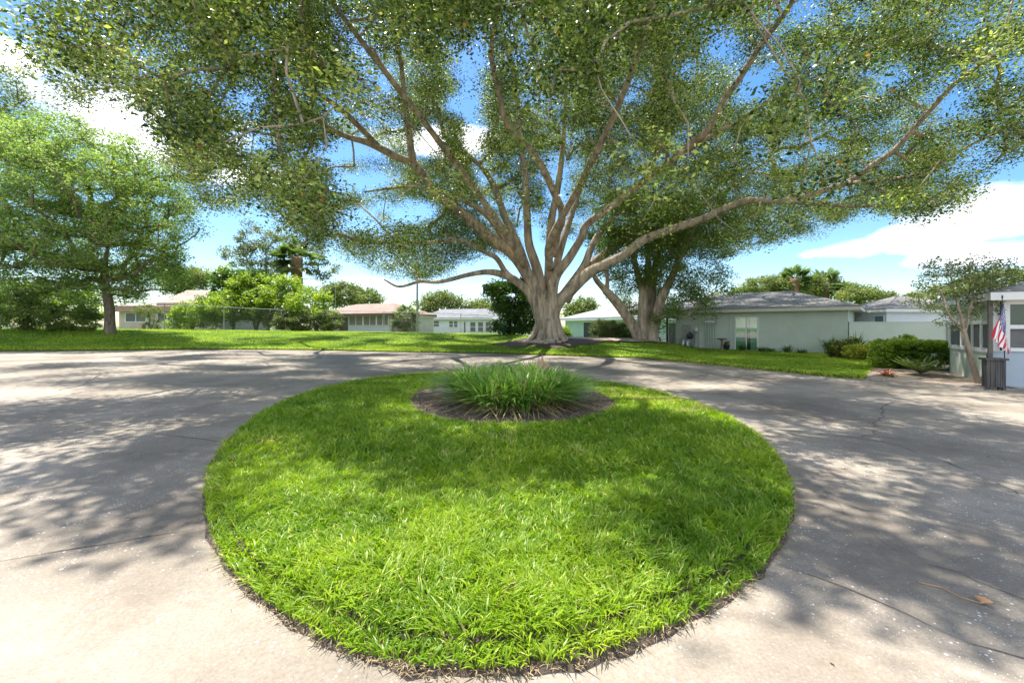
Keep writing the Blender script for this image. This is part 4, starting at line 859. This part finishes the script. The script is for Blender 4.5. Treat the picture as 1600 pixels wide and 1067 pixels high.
MB(f2).tube([(0, 0, -.05), (0, 0, .1), (0, 0, .2), (0, 0, .9), (0, 0, 1.0)], [.2, .18, .1, .09, .15], 12).build('pedestal', M_pole, th)
MB(f2).tube([(0, 0, 1.0), (0, 0, 1.08), (0, 0, 1.2), (0, 0, 1.3)], [.06, .14, .14, .04], 12).build('globe', M_white, th, True)
x_, y_, z_ = wallthing(1133, .7); th = thing('bird_bath', 'brown pedestal bird bath left of the sliding door', 'bird bath', (x_, y_, z_)); f2 = (x_, y_, z_, 0); mt = mat('terracotta', (.22, .13, .10), .8)
MB(f2).tube([(0, 0, -.05), (0, 0, .05), (0, 0, .12), (0, 0, .55), (0, 0, .6)], [.16, .15, .06, .05, .09], 12).build('pedestal', mt, th, True)
MB(f2).tube([(0, 0, .6), (0, 0, .64), (0, 0, .70), (0, 0, .68), (0, 0, .655)], [.08, .24, .29, .25, .05], 18).build('basin', mt, th, True)
x_, y_, z_ = wallthing(1138, .4); th = thing('flower_pot', 'dark garden pot with a low plant between bird bath and sliding door', 'plant pot', (x_, y_, z_)); f2 = (x_, y_, z_, 0)
MB(f2).tube([(0, 0, -.02), (0, 0, .02), (0, 0, .28), (0, 0, .32), (0, 0, .3)], [.11, .13, .19, .21, .16], 14).build('pot', M_dark2, th, True)
blades('leaves', np.c_[x_ + rng.normal(size=40) * .05, y_ + rng.normal(size=40) * .05, np.full(40, z_ + .3)], .25 + .2 * rng.random(40), np.full(40, .03), M_dark, th, .9, 3)
for k, (px_, lb) in enumerate(((1075, 'white garden figure low in the grass before the metal chair'), (1082, 'second small white garden figure, nearer the grill'))):
    x_, y_, z_ = wallthing(px_, .9); m = MB((x_, y_, z_, .3 * k)); m.tube([(0, 0, -.02), (0, 0, .05), (0, 0, .16), (.02, 0, .24), (.04, 0, .30), (.1, 0, .33)], [.06, .08, .07, .04, .045, .012], 10)
    tag(m.build('garden_figure', M_white, smooth=True), lb, 'garden figure')
# recess with gate between the house and the wing
x_, y_, z_ = *(B_ + dl * 1.1 + np.array([.665, .747]) * 1.2), 0; th = thing('board_gate', 'weathered white board gate in the dark gap left of the sage house', 'gate', (x_, y_, 0)); f2 = (x_, y_, 0, fr[3])
for i in range(3): MB(f2).box(.15 + i * .24, .37 + i * .24, -.02, .02, .1, 1.75).build('board', M_board, th)
for z_ in (.4, 1.3): MB(f2).box(.12, .9, .02, .06, z_, z_ + .1).build('rail', M_board, th)
MB(f2).box(.0, .1, -.06, .06, -.2, 2.3).build('post', M_dark2, th)
x_, y_ = B_ + dl * 2.05 + np.array([.665, .747]) * .3; th = MB((x_, y_, 0, fr[3])).box(-.12, .12, -.12, .12, -.2, 2.36).box(-.15, .15, -.15, .15, 2.36, 2.42).build('porch_post', M_white); tag(th, 'white square porch post beside the many-stemmed trunk', 'post')
x_, y_ = B_ + dl * 1.35 + np.array([-.665, -.747]) * .1; z_ = float(G(x_, y_)); m = MB((x_, y_, z_, 0)); 
m.tube([(-.2, 0, 0), (-.15, 0, .3), (0, 0, .55), (.05, 0, .8)], [.06, .1, .12, .05], 8); m.tube([(0, 0, .4), (.3, .1, .25), (.42, .1, .0)], [.06, .05, .04], 7)
tag(m.build('black_bag', M_dark2, smooth=True), 'dark slumped bundle on the ground before the board gate', 'bundle')
# wing
p0 = np.array([6.9, 57.0]); dw = np.array([.46, -.888]); fr = wall_frame(p0, p0 + dw, 0)
th = thing('house_wing', 'pale green house wing with white eave seen between the two big trunks', 'house', (p0[0], p0[1], 0))
MB(fr).box(.5, 14, 0, 11, -.6, 2.4).build('wall', mat('pale_green_stucco', (.42, .54, .44), .85, var=((.46, .58, .48), 1)), th)
roof(th, fr, .5, 14, 0, 11, 2.5, 1.9, .6, (5, 3), M_shg, M_white, .25)
def wxx(px):
    u = (px - 800) / F; return (u * 57 - 6.9) / (.46 + .888 * u)
win(th, fr, wxx(912), wxx(926), .05, 2.0, 0, .08, name='door', pane=M_dark2)
# garden wall with white end pier
q0, q1 = np.array([17.52, 21.95]), np.array([21.4, 20.8]); fr = wall_frame(q0, q1, 0); Lg = np.linalg.norm(q1 - q0)
th = MB(fr); th.box(0, Lg, 0, .2, -.4, 1.70); th.box(0, Lg, -.02, .22, 1.702, 1.74); tag(th.build('garden_wall', M_sage), 'plain sage green garden wall behind the crotons and hedge', 'garden wall')
x_, y_ = q1; th = MB(fr); th.box(Lg + .02, Lg + 1.0, -.1, .3, -.4, 1.78); th.box(Lg, Lg + 1.05, -.13, .33, 1.782, 1.84); tag(th.build('wall_pier', M_wwall), 'broad white pier ending the sage garden wall behind the hedge', 'wall pier')
# white buildings behind the garden wall
def simple_house(name, label, p0, p1, depth, zb, ze, rise, hip, mw, mr, mf, ov=.5, fh=.18):
    p0, p1 = np.array(p0, float), np.array(p1, float); fr = wall_frame(p0, p1, 0); L = np.linalg.norm(p1 - p0); th = thing(name, label, 'house', (p0[0], p0[1], zb))
    MB(fr).box(0, L, 0, depth, zb, ze).build('wall', mw, th); roof(th, fr, 0, L, 0, depth, ze + .06, rise, ov, hip, mr, mf, fh); return th, fr, L
th, fr, L = simple_house('white_outbuilding', 'white wall section under a grey roof, rising behind the sage garden wall', (P(1326,0,27)[0], 27.0), (P(1385,0,24.5)[0], 24.5), 7, -.4, 2.45, 1.0, (.2, 3), M_wwall, M_shg, M_white, .3)
win(th, fr, .15, .55, 1.25, 1.7, 0, .05, (0, 0)); win(th, fr, .85, 1.15, 1.25, 1.7, 0, .05); win(th, fr, L - .7, L - .15, 1.2, 2.1, 0, .05, pane=mat('blue_glass', (.15, .22, .3), .2))
th, fr, L = simple_house('garage', 'low pale building with broad grey shingle roof right of the white outbuilding', (P(1388,0,29)[0], 29.0), (P(1500,0,27)[0], 27.0), 9, -.4, 2.0, 1.5, (3, 3), mat('grey_wall', (.30, .30, .33), .8), M_shg, M_wwall, .4)
# right hand house
c0 = np.array([12.4, 10.9]); sd_ = np.array([.52, .85]); fd = np.array([.85, -.52]); sd_ /= np.linalg.norm(sd_); fd /= np.linalg.norm(fd)
th = thing('right_house', 'pale blue and white house cut off by the right edge of the photo', 'house', (c0[0], c0[1], -.1))
z0 = float(D(*c0)); fF = (c0[0], c0[1], z0, math.atan2(fd[1], fd[0])); far_end = c0 + sd_ * 3.0; fS = wall_frame(far_end, c0, z0)
sill = .93
MB(fF).box(0, 7, 0, 2.9, -.2, sill).build('front_wall', M_blue, th)
MB(fF).box(.08, 7, .12, 2.9, sill + .001, 2.25).build('screen_panel', M_scr, th)
MB(fS).box(0, 2.93, -.012, -.002, -.2, sill - .05).build('side_wall', M_sage, th)
m = MB(fF); m.box(0, .30, -.03, .1, sill, 2.25); m.box(.30, 7, -.05, .12, sill + .002, sill + .09); m.box(.30, 7, -.02, .1, 1.50, 1.60)
m.box(.30, 7, -.02, .1, 2.12, 2.25); m.box(2.1, 2.2, -.02, .1, sill + .09, 1.5); m.box(2.1, 2.2, -.02, .1, 1.6, 2.12); fw_ = m.build('window', M_white, th)
MB(fF).box(.3, 7, .08, .1, 1.6, 2.12).build('pane', M_gglass, fw_); MB(fF).box(.3, 7, .06, .07, sill + .09, 1.5).build('screen', M_scr, fw_)
m = MB(fS); m.box(0, 2.96, -.05, .02, sill - .05, sill + .06); m.box(0, 2.96, -.05, .02, 1.62, 1.72)
for xx_ in (.0, .95, 1.75, 2.35, 2.86): m.box(xx_, xx_ + .1, -.04, .03, sill + .061, 1.619)
w2 = m.build('side_window', M_white, th); MB(fS).box(.1, 2.9, -.012, .0, sill + .07, 1.61).build('pane', M_scr, w2)
MB(fS).box(0, 2.96, -.03, .0, 1.722, 2.25).build('upper_side_wall', M_sage, th)
m = MB(fF); m.box(-.1, 8, -.35, 4, 2.26, 2.30); m.box(-.12, 8, -.38, -.35, 2.22, 2.42); m.box(-.15, -.12, -.38, 4, 2.22, 2.42); m.build('fascia', M_white, th)
m = MB(fF); m.add([(-.16, -.4, 2.43), (8, -.4, 2.43), (8, 4.1, 2.43), (-.16, 4.1, 2.43), (1.8, 1.9, 3.0), (8, 1.9, 3.0)], [(0, 1, 5, 4), (1, 2, 5), (2, 3, 4, 5), (3, 0, 4), (3, 2, 1, 0)]); m.build('roof', M_shg, th)
MB(fF).box(-.10, -.02, -.10, -.02, -.15, 2.24).build('corner_post', M_post, th)
MB(fF).cyl(.12, -.1, .95, 2.2, .025, 8).build('downpipe', M_dark2, th)
m = MB(); pv = [ondrive(1572, 606), ondrive(1700, 625), ondrive(1800, 600), ondrive(1500, 570)]
m.add([(x, y, D(x, y) + .05) for x, y in pv] + [(x, y, D(x, y) - .05) for x, y in pv], [(0, 1, 2, 3), (4, 5, 1, 0), (7, 4, 0, 3)]); tag(m.build('path', mat('pale_concrete', (.42, .42, .42), .8, var=((.36, .37, .38), 2))), kind='structure')

# far houses on the left
th, fr, L = simple_house('white_house', 'white single-storey house with dark grey roof in the distance left of the great tree', (P(655,0,68)[0], 68.0), (P(782,0,64)[0], 64.0), 9, 0, 2.75, 1.6, (2.5, 4.5), M_wwall, M_shd, M_white, .5, .22)
def hx(px, p0, p1):
    p0, p1 = np.array(p0, float), np.array(p1, float); u = (px - 800) / F; dd = (p1 - p0) / np.linalg.norm(p1 - p0); return (u * p0[1] - p0[0]) / (dd[0] - u * dd[1])
wp = ((P(655,0,68)[0], 68.0), (P(782,0,64)[0], 64.0))
for a, b_, za, zb_ in ((660,667,1.5,2.35),(678,686,1.5,2.35),(702,708,1.4,2.3),(709.5,715,1.4,2.3),(735,743,.7,2.15),(747,755,.7,2.15),(759,766,.7,2.15)):
    win(th, fr, hx(a, *wp), hx(b_, *wp), za, zb_, 0, .09, (0, 1), pane=M_scr)
win(th, fr, hx(725,*wp), hx(727.5,*wp), .5, 2.2, 0, .08, name='door', pane=M_scr)
MB(fr).box(5.5, 6.6, -.5, .3, 2.7, 2.75).build('canopy', M_white, th)
th2 = thing('carport', 'small flat white carport with tan panel at the right end of the white house', 'carport', (P(776,0,61)[0], 61, .4)); f2 = (P(770,0,61)[0], 61, .4, 0)
MB(f2).box(-.3, 2.6, 0, 3, 2.1, 2.25).build('roof', M_white, th2); MB(f2).box(0, .9, 1, 1.1, 0, 2.09).build('panel', M_tan, th2)
for xx_ in (0, 2.4): MB(f2).cyl(xx_, .2, -.3, 2.1, .05, 6).build('post', M_white, th2)
wp = ((P(500,0,56)[0], 56.0), (P(612,0,51)[0], 51.0))
th, fr, L = simple_house('brown_roofed_house', 'house with brown roof and screened porch behind the fence at left centre', wp[0], wp[1], 8, .3, 3.0, 1.5, (3, 3.5), M_tan, M_shb, mat('brown_fascia', (.14, .09, .07), .7), .6, .3)
for a, b_ in ((546.5, 567), (569, 588), (590, 607)):
    win(th, fr, hx(a,*wp), hx(b_,*wp), 1.65, 2.85, -.06, .1, (1, 0), pane=mat('porch_screen', (.20, .17, .15), .8), name='porch_screen')
MB(fr).box(hx(544.5,*wp), hx(609,*wp), -.05, -.002, .3, 1.53).build('porch_base', M_wwall, th)
MB(fr).box(hx(530,*wp), hx(544,*wp), -.02, .0, .3, 2.7).build('porch_shade_panel', mat('porch_shade', (.10, .07, .06), .9), th)  # dark panel on the wall, painted as the shade inside the open porch
m = MB((P(612,0,51.5)[0], 51.5, 0, -.2)); m.box(0, 3.4, 0, 5, .3, 2.6); th2 = tag(m.build('annex', M_tan), 'cream flat annex beside the brown roofed house, behind the short palm', 'annex')
m = MB((P(612,0,51.5)[0], 51.5, 0, -.2)); m.box(-.2, 3.6, -.3, 5.2, 2.602, 2.8); m.build('roof', mat('flat_roof', (.5, .42, .32), .8), th2)
w = MB((P(612,0,51.5)[0], 51.5, 0, -.2)); w.box(.3, 1.5, -.03, -.001, 1.4, 2.1); w.build('window', M_scr, th2)
wp = ((P(186,0,43)[0], 43.0), (P(345,0,43.5)[0], 43.5))
th, fr, L = simple_house('tan_roofed_house', 'cream house with tan roof and pink eaves behind the fence at far left', wp[0], wp[1], 9, 1.0, 3.45, .5, (.5, .5), M_tan, M_sht, M_pink, .7, .5)
m = MB(fr); m.add([(3.2, .6, 3.95), (L + .4, .6, 3.95), (L + .4, 8.5, 3.95), (3.2, 8.5, 3.95), (3.6, 4.5, 5.6), (L, 4.5, 5.6), (3.2, .6, 3.65), (L + .4, .6, 3.65), (L + .4, 8.5, 3.65), (3.2, 8.5, 3.65)], [(0, 1, 5, 4), (1, 2, 5), (2, 3, 4, 5), (3, 0, 4), (6, 7, 1, 0), (7, 8, 2, 1), (8, 9, 3, 2), (9, 6, 0, 3)]); m.build('upper_roof', M_sht, th)
for a, b_ in ((197, 228), (247, 276), (280, 303)): win(th, fr, hx(a,*wp), hx(b_,*wp), 2.0, 2.85, 0, .09, (1, 0), pane=M_scr)
for a in (300, 322): win(th, fr, hx(a + 8,*wp), hx(a + 18,*wp), 2.0, 2.85, 0, .08, pane=M_scr)
x_, y_ = P(252,0,29.2)[0], 36.0; m = MB((P(252,0,40)[0], 40, 1.25, 0)); m.box(-1.9, 1.9, -.2, .2, .42, .48)
th2 = thing('garden_bench', 'low reddish bench before the tan roofed house, seen through the fence', 'bench', (P(252,0,40)[0], 40, 1.25)); m.build('seat', M_pink, th2)
for sx in (-1.7, 1.7): MB((P(252,0,40)[0], 40, 1.25, 0)).box(sx - .06, sx + .06, -.18, .18, -.1, .42).build('leg', M_pink, th2)
tree('leafy_shrub', 'bright loose shrub before the left end of the tan roofed house', 300, 516, 35, 2.0, .05, [B(305,492,35,30,18),B(330,480,35,22,22),B(285,505,35,20,10)], 90, 120, .17, M_bright, rad=.5, sep=.42, stems=4, cat='shrub')
tree('pale_shrub', 'thin pale shrub by the fence post right of the feathery tree', 235, 515, 33, 1.6, .03, [B(232,486,33,18,9),B(240,507,33,10,7)], 40, 70, .12, M_far, rad=.35, sep=.3, stems=3, cat='shrub')

# ---------------------------------------------------------------- chain link fence
FP = [(-420, 17.5), (-160, 19.6), (0, 22), (75, 23.6), (150, 26), (257, 30), (350, 33), (440, 36), (520, 36.8), (600, 37.6), (660, 38.2), (720, 38.8), (780, 39.5)]
fp = [np.array([(a - 800) / F * y, y]) for a, y in FP]
th = thing('chain_link_fence', 'grey chain link fence with top rail along the back of the left lawn', 'fence', (fp[5][0], fp[5][1], float(G(*fp[5]))))
FT = PT((-420,440),(0,462),(257,475),(440,484),(660,488),(780,494))
def ftop(px, y): return EYE + (HZ - np.interp(px, FT[:, 0], FT[:, 1])) / F * y
tops = [np.array([p[0], p[1], ftop(a, y)]) for p, (a, y) in zip(fp, FP)]
m = MB()
for a, b_ in zip(tops[:-1], tops[1:]): m.tube([a, b_], .028, 6)
m.build('top_rail', M_galv, th)
for p, t in zip(fp, tops): MB().tube([(p[0], p[1], float(G(*p)) - .1), tuple(t + [0, 0, .03])], .033, 8).build('post', M_galv, th)
VV, QQ, nb = [], [], 0
for i in range(len(fp) - 1):
    a, b_ = fp[i], fp[i + 1]; L = np.linalg.norm(b_ - a); H = 1.78; pitch = .085
    dr = (b_ - a) / L; ga, gb = float(G(*a)), float(G(*b_)); ta, tb = tops[i][2], tops[i + 1][2]
    for sg in (1, -1):
        s_ = np.arange(-H, L + H, pitch)
        for q in s_:
            e0, e1 = (q, q + H) if sg > 0 else (q + H, q); lo = max(0, min(1, (0 - q) / H)); hi = max(0, min(1, (L - q) / H))
            if hi <= lo: continue
            pts_ = []
            for f in (lo, hi):
                w_ = q + f * H; v_ = f if sg > 0 else 1 - f; zz_ = (ga + (gb - ga) * w_ / L) * (1 - v_) + (ta + (tb - ta) * w_ / L) * v_
                pts_.append(np.array([a[0] + dr[0] * w_, a[1] + dr[1] * w_, zz_]))
            t_ = .0022; VV += [pts_[0] + [0, 0, -t_], pts_[0] + [0, 0, t_], pts_[1] + [0, 0, t_], pts_[1] + [0, 0, -t_]]; QQ.append([nb, nb + 1, nb + 2, nb + 3]); nb += 4
quads('wire_mesh', VV, QQ, M_wire, th)
# utility pole and wires
a = P(652, 521, 44); th = thing('utility_pole', 'slim grey pole standing by the fence left of the white house', 'pole', a)
MB().tube([a - [0, 0, .3], P(652, 400, 44)], [.13, .09], 10).build('shaft', M_pole, th, True)
m = MB(); q0, q1 = P(334, 429, 46), P(521, 438, 48)
def cable(q0, q1, sag, r): t = np.linspace(0, 1, 16); p = q0 + (q1 - q0) * t[:, None]; p[:, 2] -= sag * 4 * t * (1 - t); return MB().tube(p, r, 5)
tag(cable(P(338,428,44), P(523,437,47), .12, .035).build('overhead_cable', M_galv), 'upper pale overhead wire crossing before the cabbage palm', 'cable', 'overhead wires at left')
tag(cable(P(340,437,44), P(505,446,47), .12, .035).build('overhead_cable', M_galv), 'lower pale overhead wire crossing before the cabbage palm', 'cable', 'overhead wires at left')
a = P(524, 472, 47.5); th = thing('service_mast', 'thin mast above the brown roof where the overhead wires end', 'mast', a - [0, 0, 3.5]); MB().tube([a - [0, 0, 3.5], P(524, 435, 47.2)], .03, 6).build('shaft', M_galv, th)

# ---------------------------------------------------------------- bed with edging, planter, flag
MBD = [(1350,592),(1353,585),(1362,577),(1376,570),(1410,564),(1480,566),(1530,578),(1556,590),(1568,600),(1570,608),(1500,604.5),(1420,598.5)]
patch('mulch_bed', np.array([ondrive(*p) for p in MBD]), M_mulch, .05, .05, seed=8, jag=.0)
e = [ondrive(*p) for p in ((1353,593),(1420,599),(1500,605),(1568,609))]; e = np.array(e); seg = np.linalg.norm(np.diff(e, axis=0), axis=1); cum = np.r_[0, np.cumsum(seg)]; k = 0
s_ = 0
while s_ < cum[-1] - .3:
    L_ = .36; mid = s_ + L_ / 2; x_, y_ = np.interp(mid, cum, e[:, 0]), np.interp(mid, cum, e[:, 1]); x2, y2 = np.interp(mid + .1, cum, e[:, 0]), np.interp(mid + .1, cum, e[:, 1])
    m = MB((x_, y_, float(D(x_, y_)), math.atan2(y2 - y_, x2 - x_))); n = 9; t = np.linspace(-.165, .165, n); hh_ = .03 + .035 * np.cos(t / .165 * np.pi / 2) + random.uniform(-.006, .006)
    vs = [(a_, -.03, -.03) for a_ in t] + [(a_, -.03, h_) for a_, h_ in zip(t, hh_)] + [(a_, .03, -.03) for a_ in t] + [(a_, .03, h_) for a_, h_ in zip(t, hh_)]
    fs = [(i, i + 1, n + i + 1, n + i) for i in range(n - 1)] + [(2 * n + i + 1, 2 * n + i, 3 * n + i, 3 * n + i + 1) for i in range(n - 1)] + [(n + i, n + i + 1, 3 * n + i + 1, 3 * n + i) for i in range(n - 1)] + [(0, n, 3 * n, 2 * n), (n - 1, 3 * n - 1, 4 * n - 1, 2 * n - 1)]
    m.add(vs, fs); tag(m.build('edging_block', M_stone), ('first', 'second', 'third', 'fourth', 'fifth', 'sixth', 'seventh', 'eighth', 'ninth', 'tenth', 'eleventh', 'twelfth', 'thirteenth')[k] + ' scalloped edging block from the left along the mulch bed', 'edging block', 'scalloped edging blocks'); s_ += L_; k += 1
# planter
pc = ondrive(1572, 610); pcz = float(D(*pc)); ang = math.atan2(.62, -.55)
x_, y_ = pc; th = thing('wooden_planter', 'tall dark weathered wooden planter box with a flag stuck in it', 'planter', (x_, y_, pcz))
# local frame: near right leg at origin, box extends left and back
dl_ = np.array([P(1541,0,1)[0], 1.0]); f2 = (x_, y_, pcz + .0, R(158))
Wd, Dp, Hh = .34, .22, .78
# local +x goes left and slightly away, -y goes away from the viewer
m = MB(f2); nb_ = 5
for i in range(nb_): m.box(.06 + i * (Wd - .12) / nb_, .06 + (i + 1) * (Wd - .12) / nb_ - .006, -.03, -.005, .07, Hh - .05)
for i in range(nb_): m.box(.06 + i * (Wd - .12) / nb_, .06 + (i + 1) * (Wd - .12) / nb_ - .006, -Dp + .005, -Dp + .03, .07, Hh - .05)
for i in range(4): m.box(.005, .03, -.06 - (i + 1) * (Dp - .12) / 4 + .006, -.06 - i * (Dp - .12) / 4, .07, Hh - .05); m.box(Wd - .03, Wd - .005, -.06 - (i + 1) * (Dp - .12) / 4 + .006, -.06 - i * (Dp - .12) / 4, .07, Hh - .05)
m.box(.03, Wd - .03, -Dp + .03, -.03, Hh - .16, Hh - .12); m.build('side_boards', M_wood, th)
for sx, sy in ((0, -.055), (Wd - .055, -.055), (0, -Dp), (Wd - .055, -Dp)): MB(f2).box(sx, sx + .055, sy, sy + .055, -.02, Hh - .05).build('leg', M_wood, th)
m = MB(f2); m.box(-.04, Wd + .04, -.06, .035, Hh - .048, Hh); m.box(-.04, Wd + .04, -Dp - .035, -Dp + .06, Hh - .048, Hh); m.box(-.04, .05, -Dp + .06, -.06, Hh - .048, Hh); m.box(Wd - .05, Wd + .04, -Dp + .06, -.06, Hh - .048, Hh); m.build('rim', M_wood, th)
m = MB(f2); m.box(Wd - .12, Wd - .04, -.12, -.05, Hh + .002, Hh + .12); m.build('cap_block', M_wood, th)
# flag: pole and cloth
fy = y_ + .12; pb_ = P(1570, 560, fy); pt = P(1566, 466, fy)
th = thing('flag', 'drooping stars and stripes flag on a short black pole above the planter', 'flag', (pb_[0], pb_[1], pb_[2] - .1))
MB().tube([pb_ - [0, 0, .15], pt], .009, 8).build('pole', M_dark2, th, True)
MB().tube([pt + [0, 0, z_] for z_ in (0, .02, .035, .055, .08)], [.012, .02, .012, .018, .002], 10).build('finial', M_dark2, th, True)
red = mat('flag_red', (.50, .03, .045), .8); wht = mat('flag_white', (.78, .78, .78), .8); blu = mat('flag_blue', (.02, .035, .16), .8)
# cloth hangs from the pole: hoist runs down the pole, fly drops down-left with folds
NU, NV = 52, 39
def cloth(s_, v_):   # s: 0 hoist .. 1 fly ; v: 0 top .. 1 bottom edge
    hoist = P(1567 + 5 * v_, 471 + 72 * v_, fy - .01); 
    top = np.array([[0, 1567, 471], [.35, 1559, 492], [.7, 1551, 512], [1, 1546, 527]]); bot = np.array([[0, 1572.5, 543], [.3, 1574, 548], [.6, 1574, 553], [1, 1572, 554]])
    a_ = P(np.interp(s_, top[:, 0], top[:, 1]), np.interp(s_, top[:, 0], top[:, 2]), fy - .01); c_ = P(np.interp(s_, bot[:, 0], bot[:, 1]), np.interp(s_, bot[:, 0], bot[:, 2]), fy - .01)
    p = a_ + (c_ - a_) * v_; p[1] -= .02 + (.026 * (1 + math.sin(3.2 + v_ * 11 - s_ * 4)) * (.25 + .75 * s_) + .02 * math.sin(v_ * 23 + s_ * 6) * s_)
    return p
V_ = [cloth(i / NU, j / NV) for i in range(NU + 1) for j in range(NV + 1)]
me = bpy.data.meshes.new('cloth'); me.from_pydata([tuple(v - np.array(th.location)) for v in V_], [], [(i * (NV + 1) + j, (i + 1) * (NV + 1) + j, (i + 1) * (NV + 1) + j + 1, i * (NV + 1) + j + 1) for i in range(NU) for j in range(NV)]); me.update()
o = link('cloth', me, [red, wht, blu], th, True)
for pidx, pol in enumerate(me.polygons):
    i, j = divmod(pidx, NV); canton = i < NU * .4 and j < NV * 7 / 13
    if canton:
        ci_, cj_ = i / (NU * .4) * 12 , j / (NV * 7 / 13) * 10; a_, b_ = int(round(ci_)), int(round(cj_))
        star = (a_ + b_) % 2 == 0 and 0 < a_ < 12 and 0 < b_ < 10 and abs(ci_ - a_) < .34 and abs(cj_ - b_) < .34
        pol.material_index = 1 if star else 2
    else: pol.material_index = (j // 3) % 2
# small things by the planter
q = ondrive(1536, 601); m = MB((q[0], q[1], float(D(*q)) + .08, .5))
m.tube([(-.14, 0, .02), (-.1, 0, .06), (0, 0, .09), (.08, 0, .12), (.12, 0, .19), (.15, 0, .22), (.2, 0, .21)], [.01, .045, .06, .045, .025, .03, .006], 10); tag(m.build('bird_ornament', M_dark2, smooth=True), 'black bird-shaped ornament on the mulch between young tree and planter', 'ornament')
q = np.array(ondrive(1534, 945)); z_ = float(D(*q)) + .006
th = thing('dry_leaf', 'curled tan dry leaf with a long stalk lying on the driveway at right', 'dry leaf', (q[0], q[1], z_)); m = MB()
for k in range(5):
    a = -.6 + k * .5; c_ = np.array([q[0], q[1], z_ + .004]); t1 = c_ + np.array([math.cos(a) * .045, math.sin(a) * .045, .022]); md = (c_ + t1) / 2; sv = np.array([-math.sin(a), math.cos(a), 0]) * .014
    m.add([c_, md + sv + [0, 0, .012], t1, md - sv + [0, 0, .004]], [(0, 1, 2, 3)])
m.build('leaf_blade', mat('dry_leaf', (.50, .27, .12), .7), th)
MB().tube([(q[0], q[1], z_ + .004), (q[0] - .06, q[1] + .04, z_ + .01), (q[0] - .08, q[1] + .14, z_ + .006), (q[0] - .16, q[1] + .19, z_ + .004)], .0025, 5).build('stalk', mat('dry_leaf', (.50, .27, .12), .7), th)
# fallen leaves sprinkled on the driveway
N = 700; xx = rng.uniform(-14, 14, N); yy = rng.uniform(1.6, 19, N); ok = ~inpoly(xx, yy, isl) & (yy < np.interp(xx / yy, _eu, _ey) - .3); xx, yy = xx[ok], yy[ok]
o = leaves('fallen_leaves', np.c_[xx, yy, D(xx, yy) + .008], .01, 1, .022, mat('leaf_litter', (.30, .19, .10), .8, var=((.16, .10, .06), 4)), None, flat=.1, tint0=np.full(len(xx), .9), tjit=.02); tag(o, 'tiny dry leaves sprinkled on the driveway', 'leaf litter', kind='stuff')
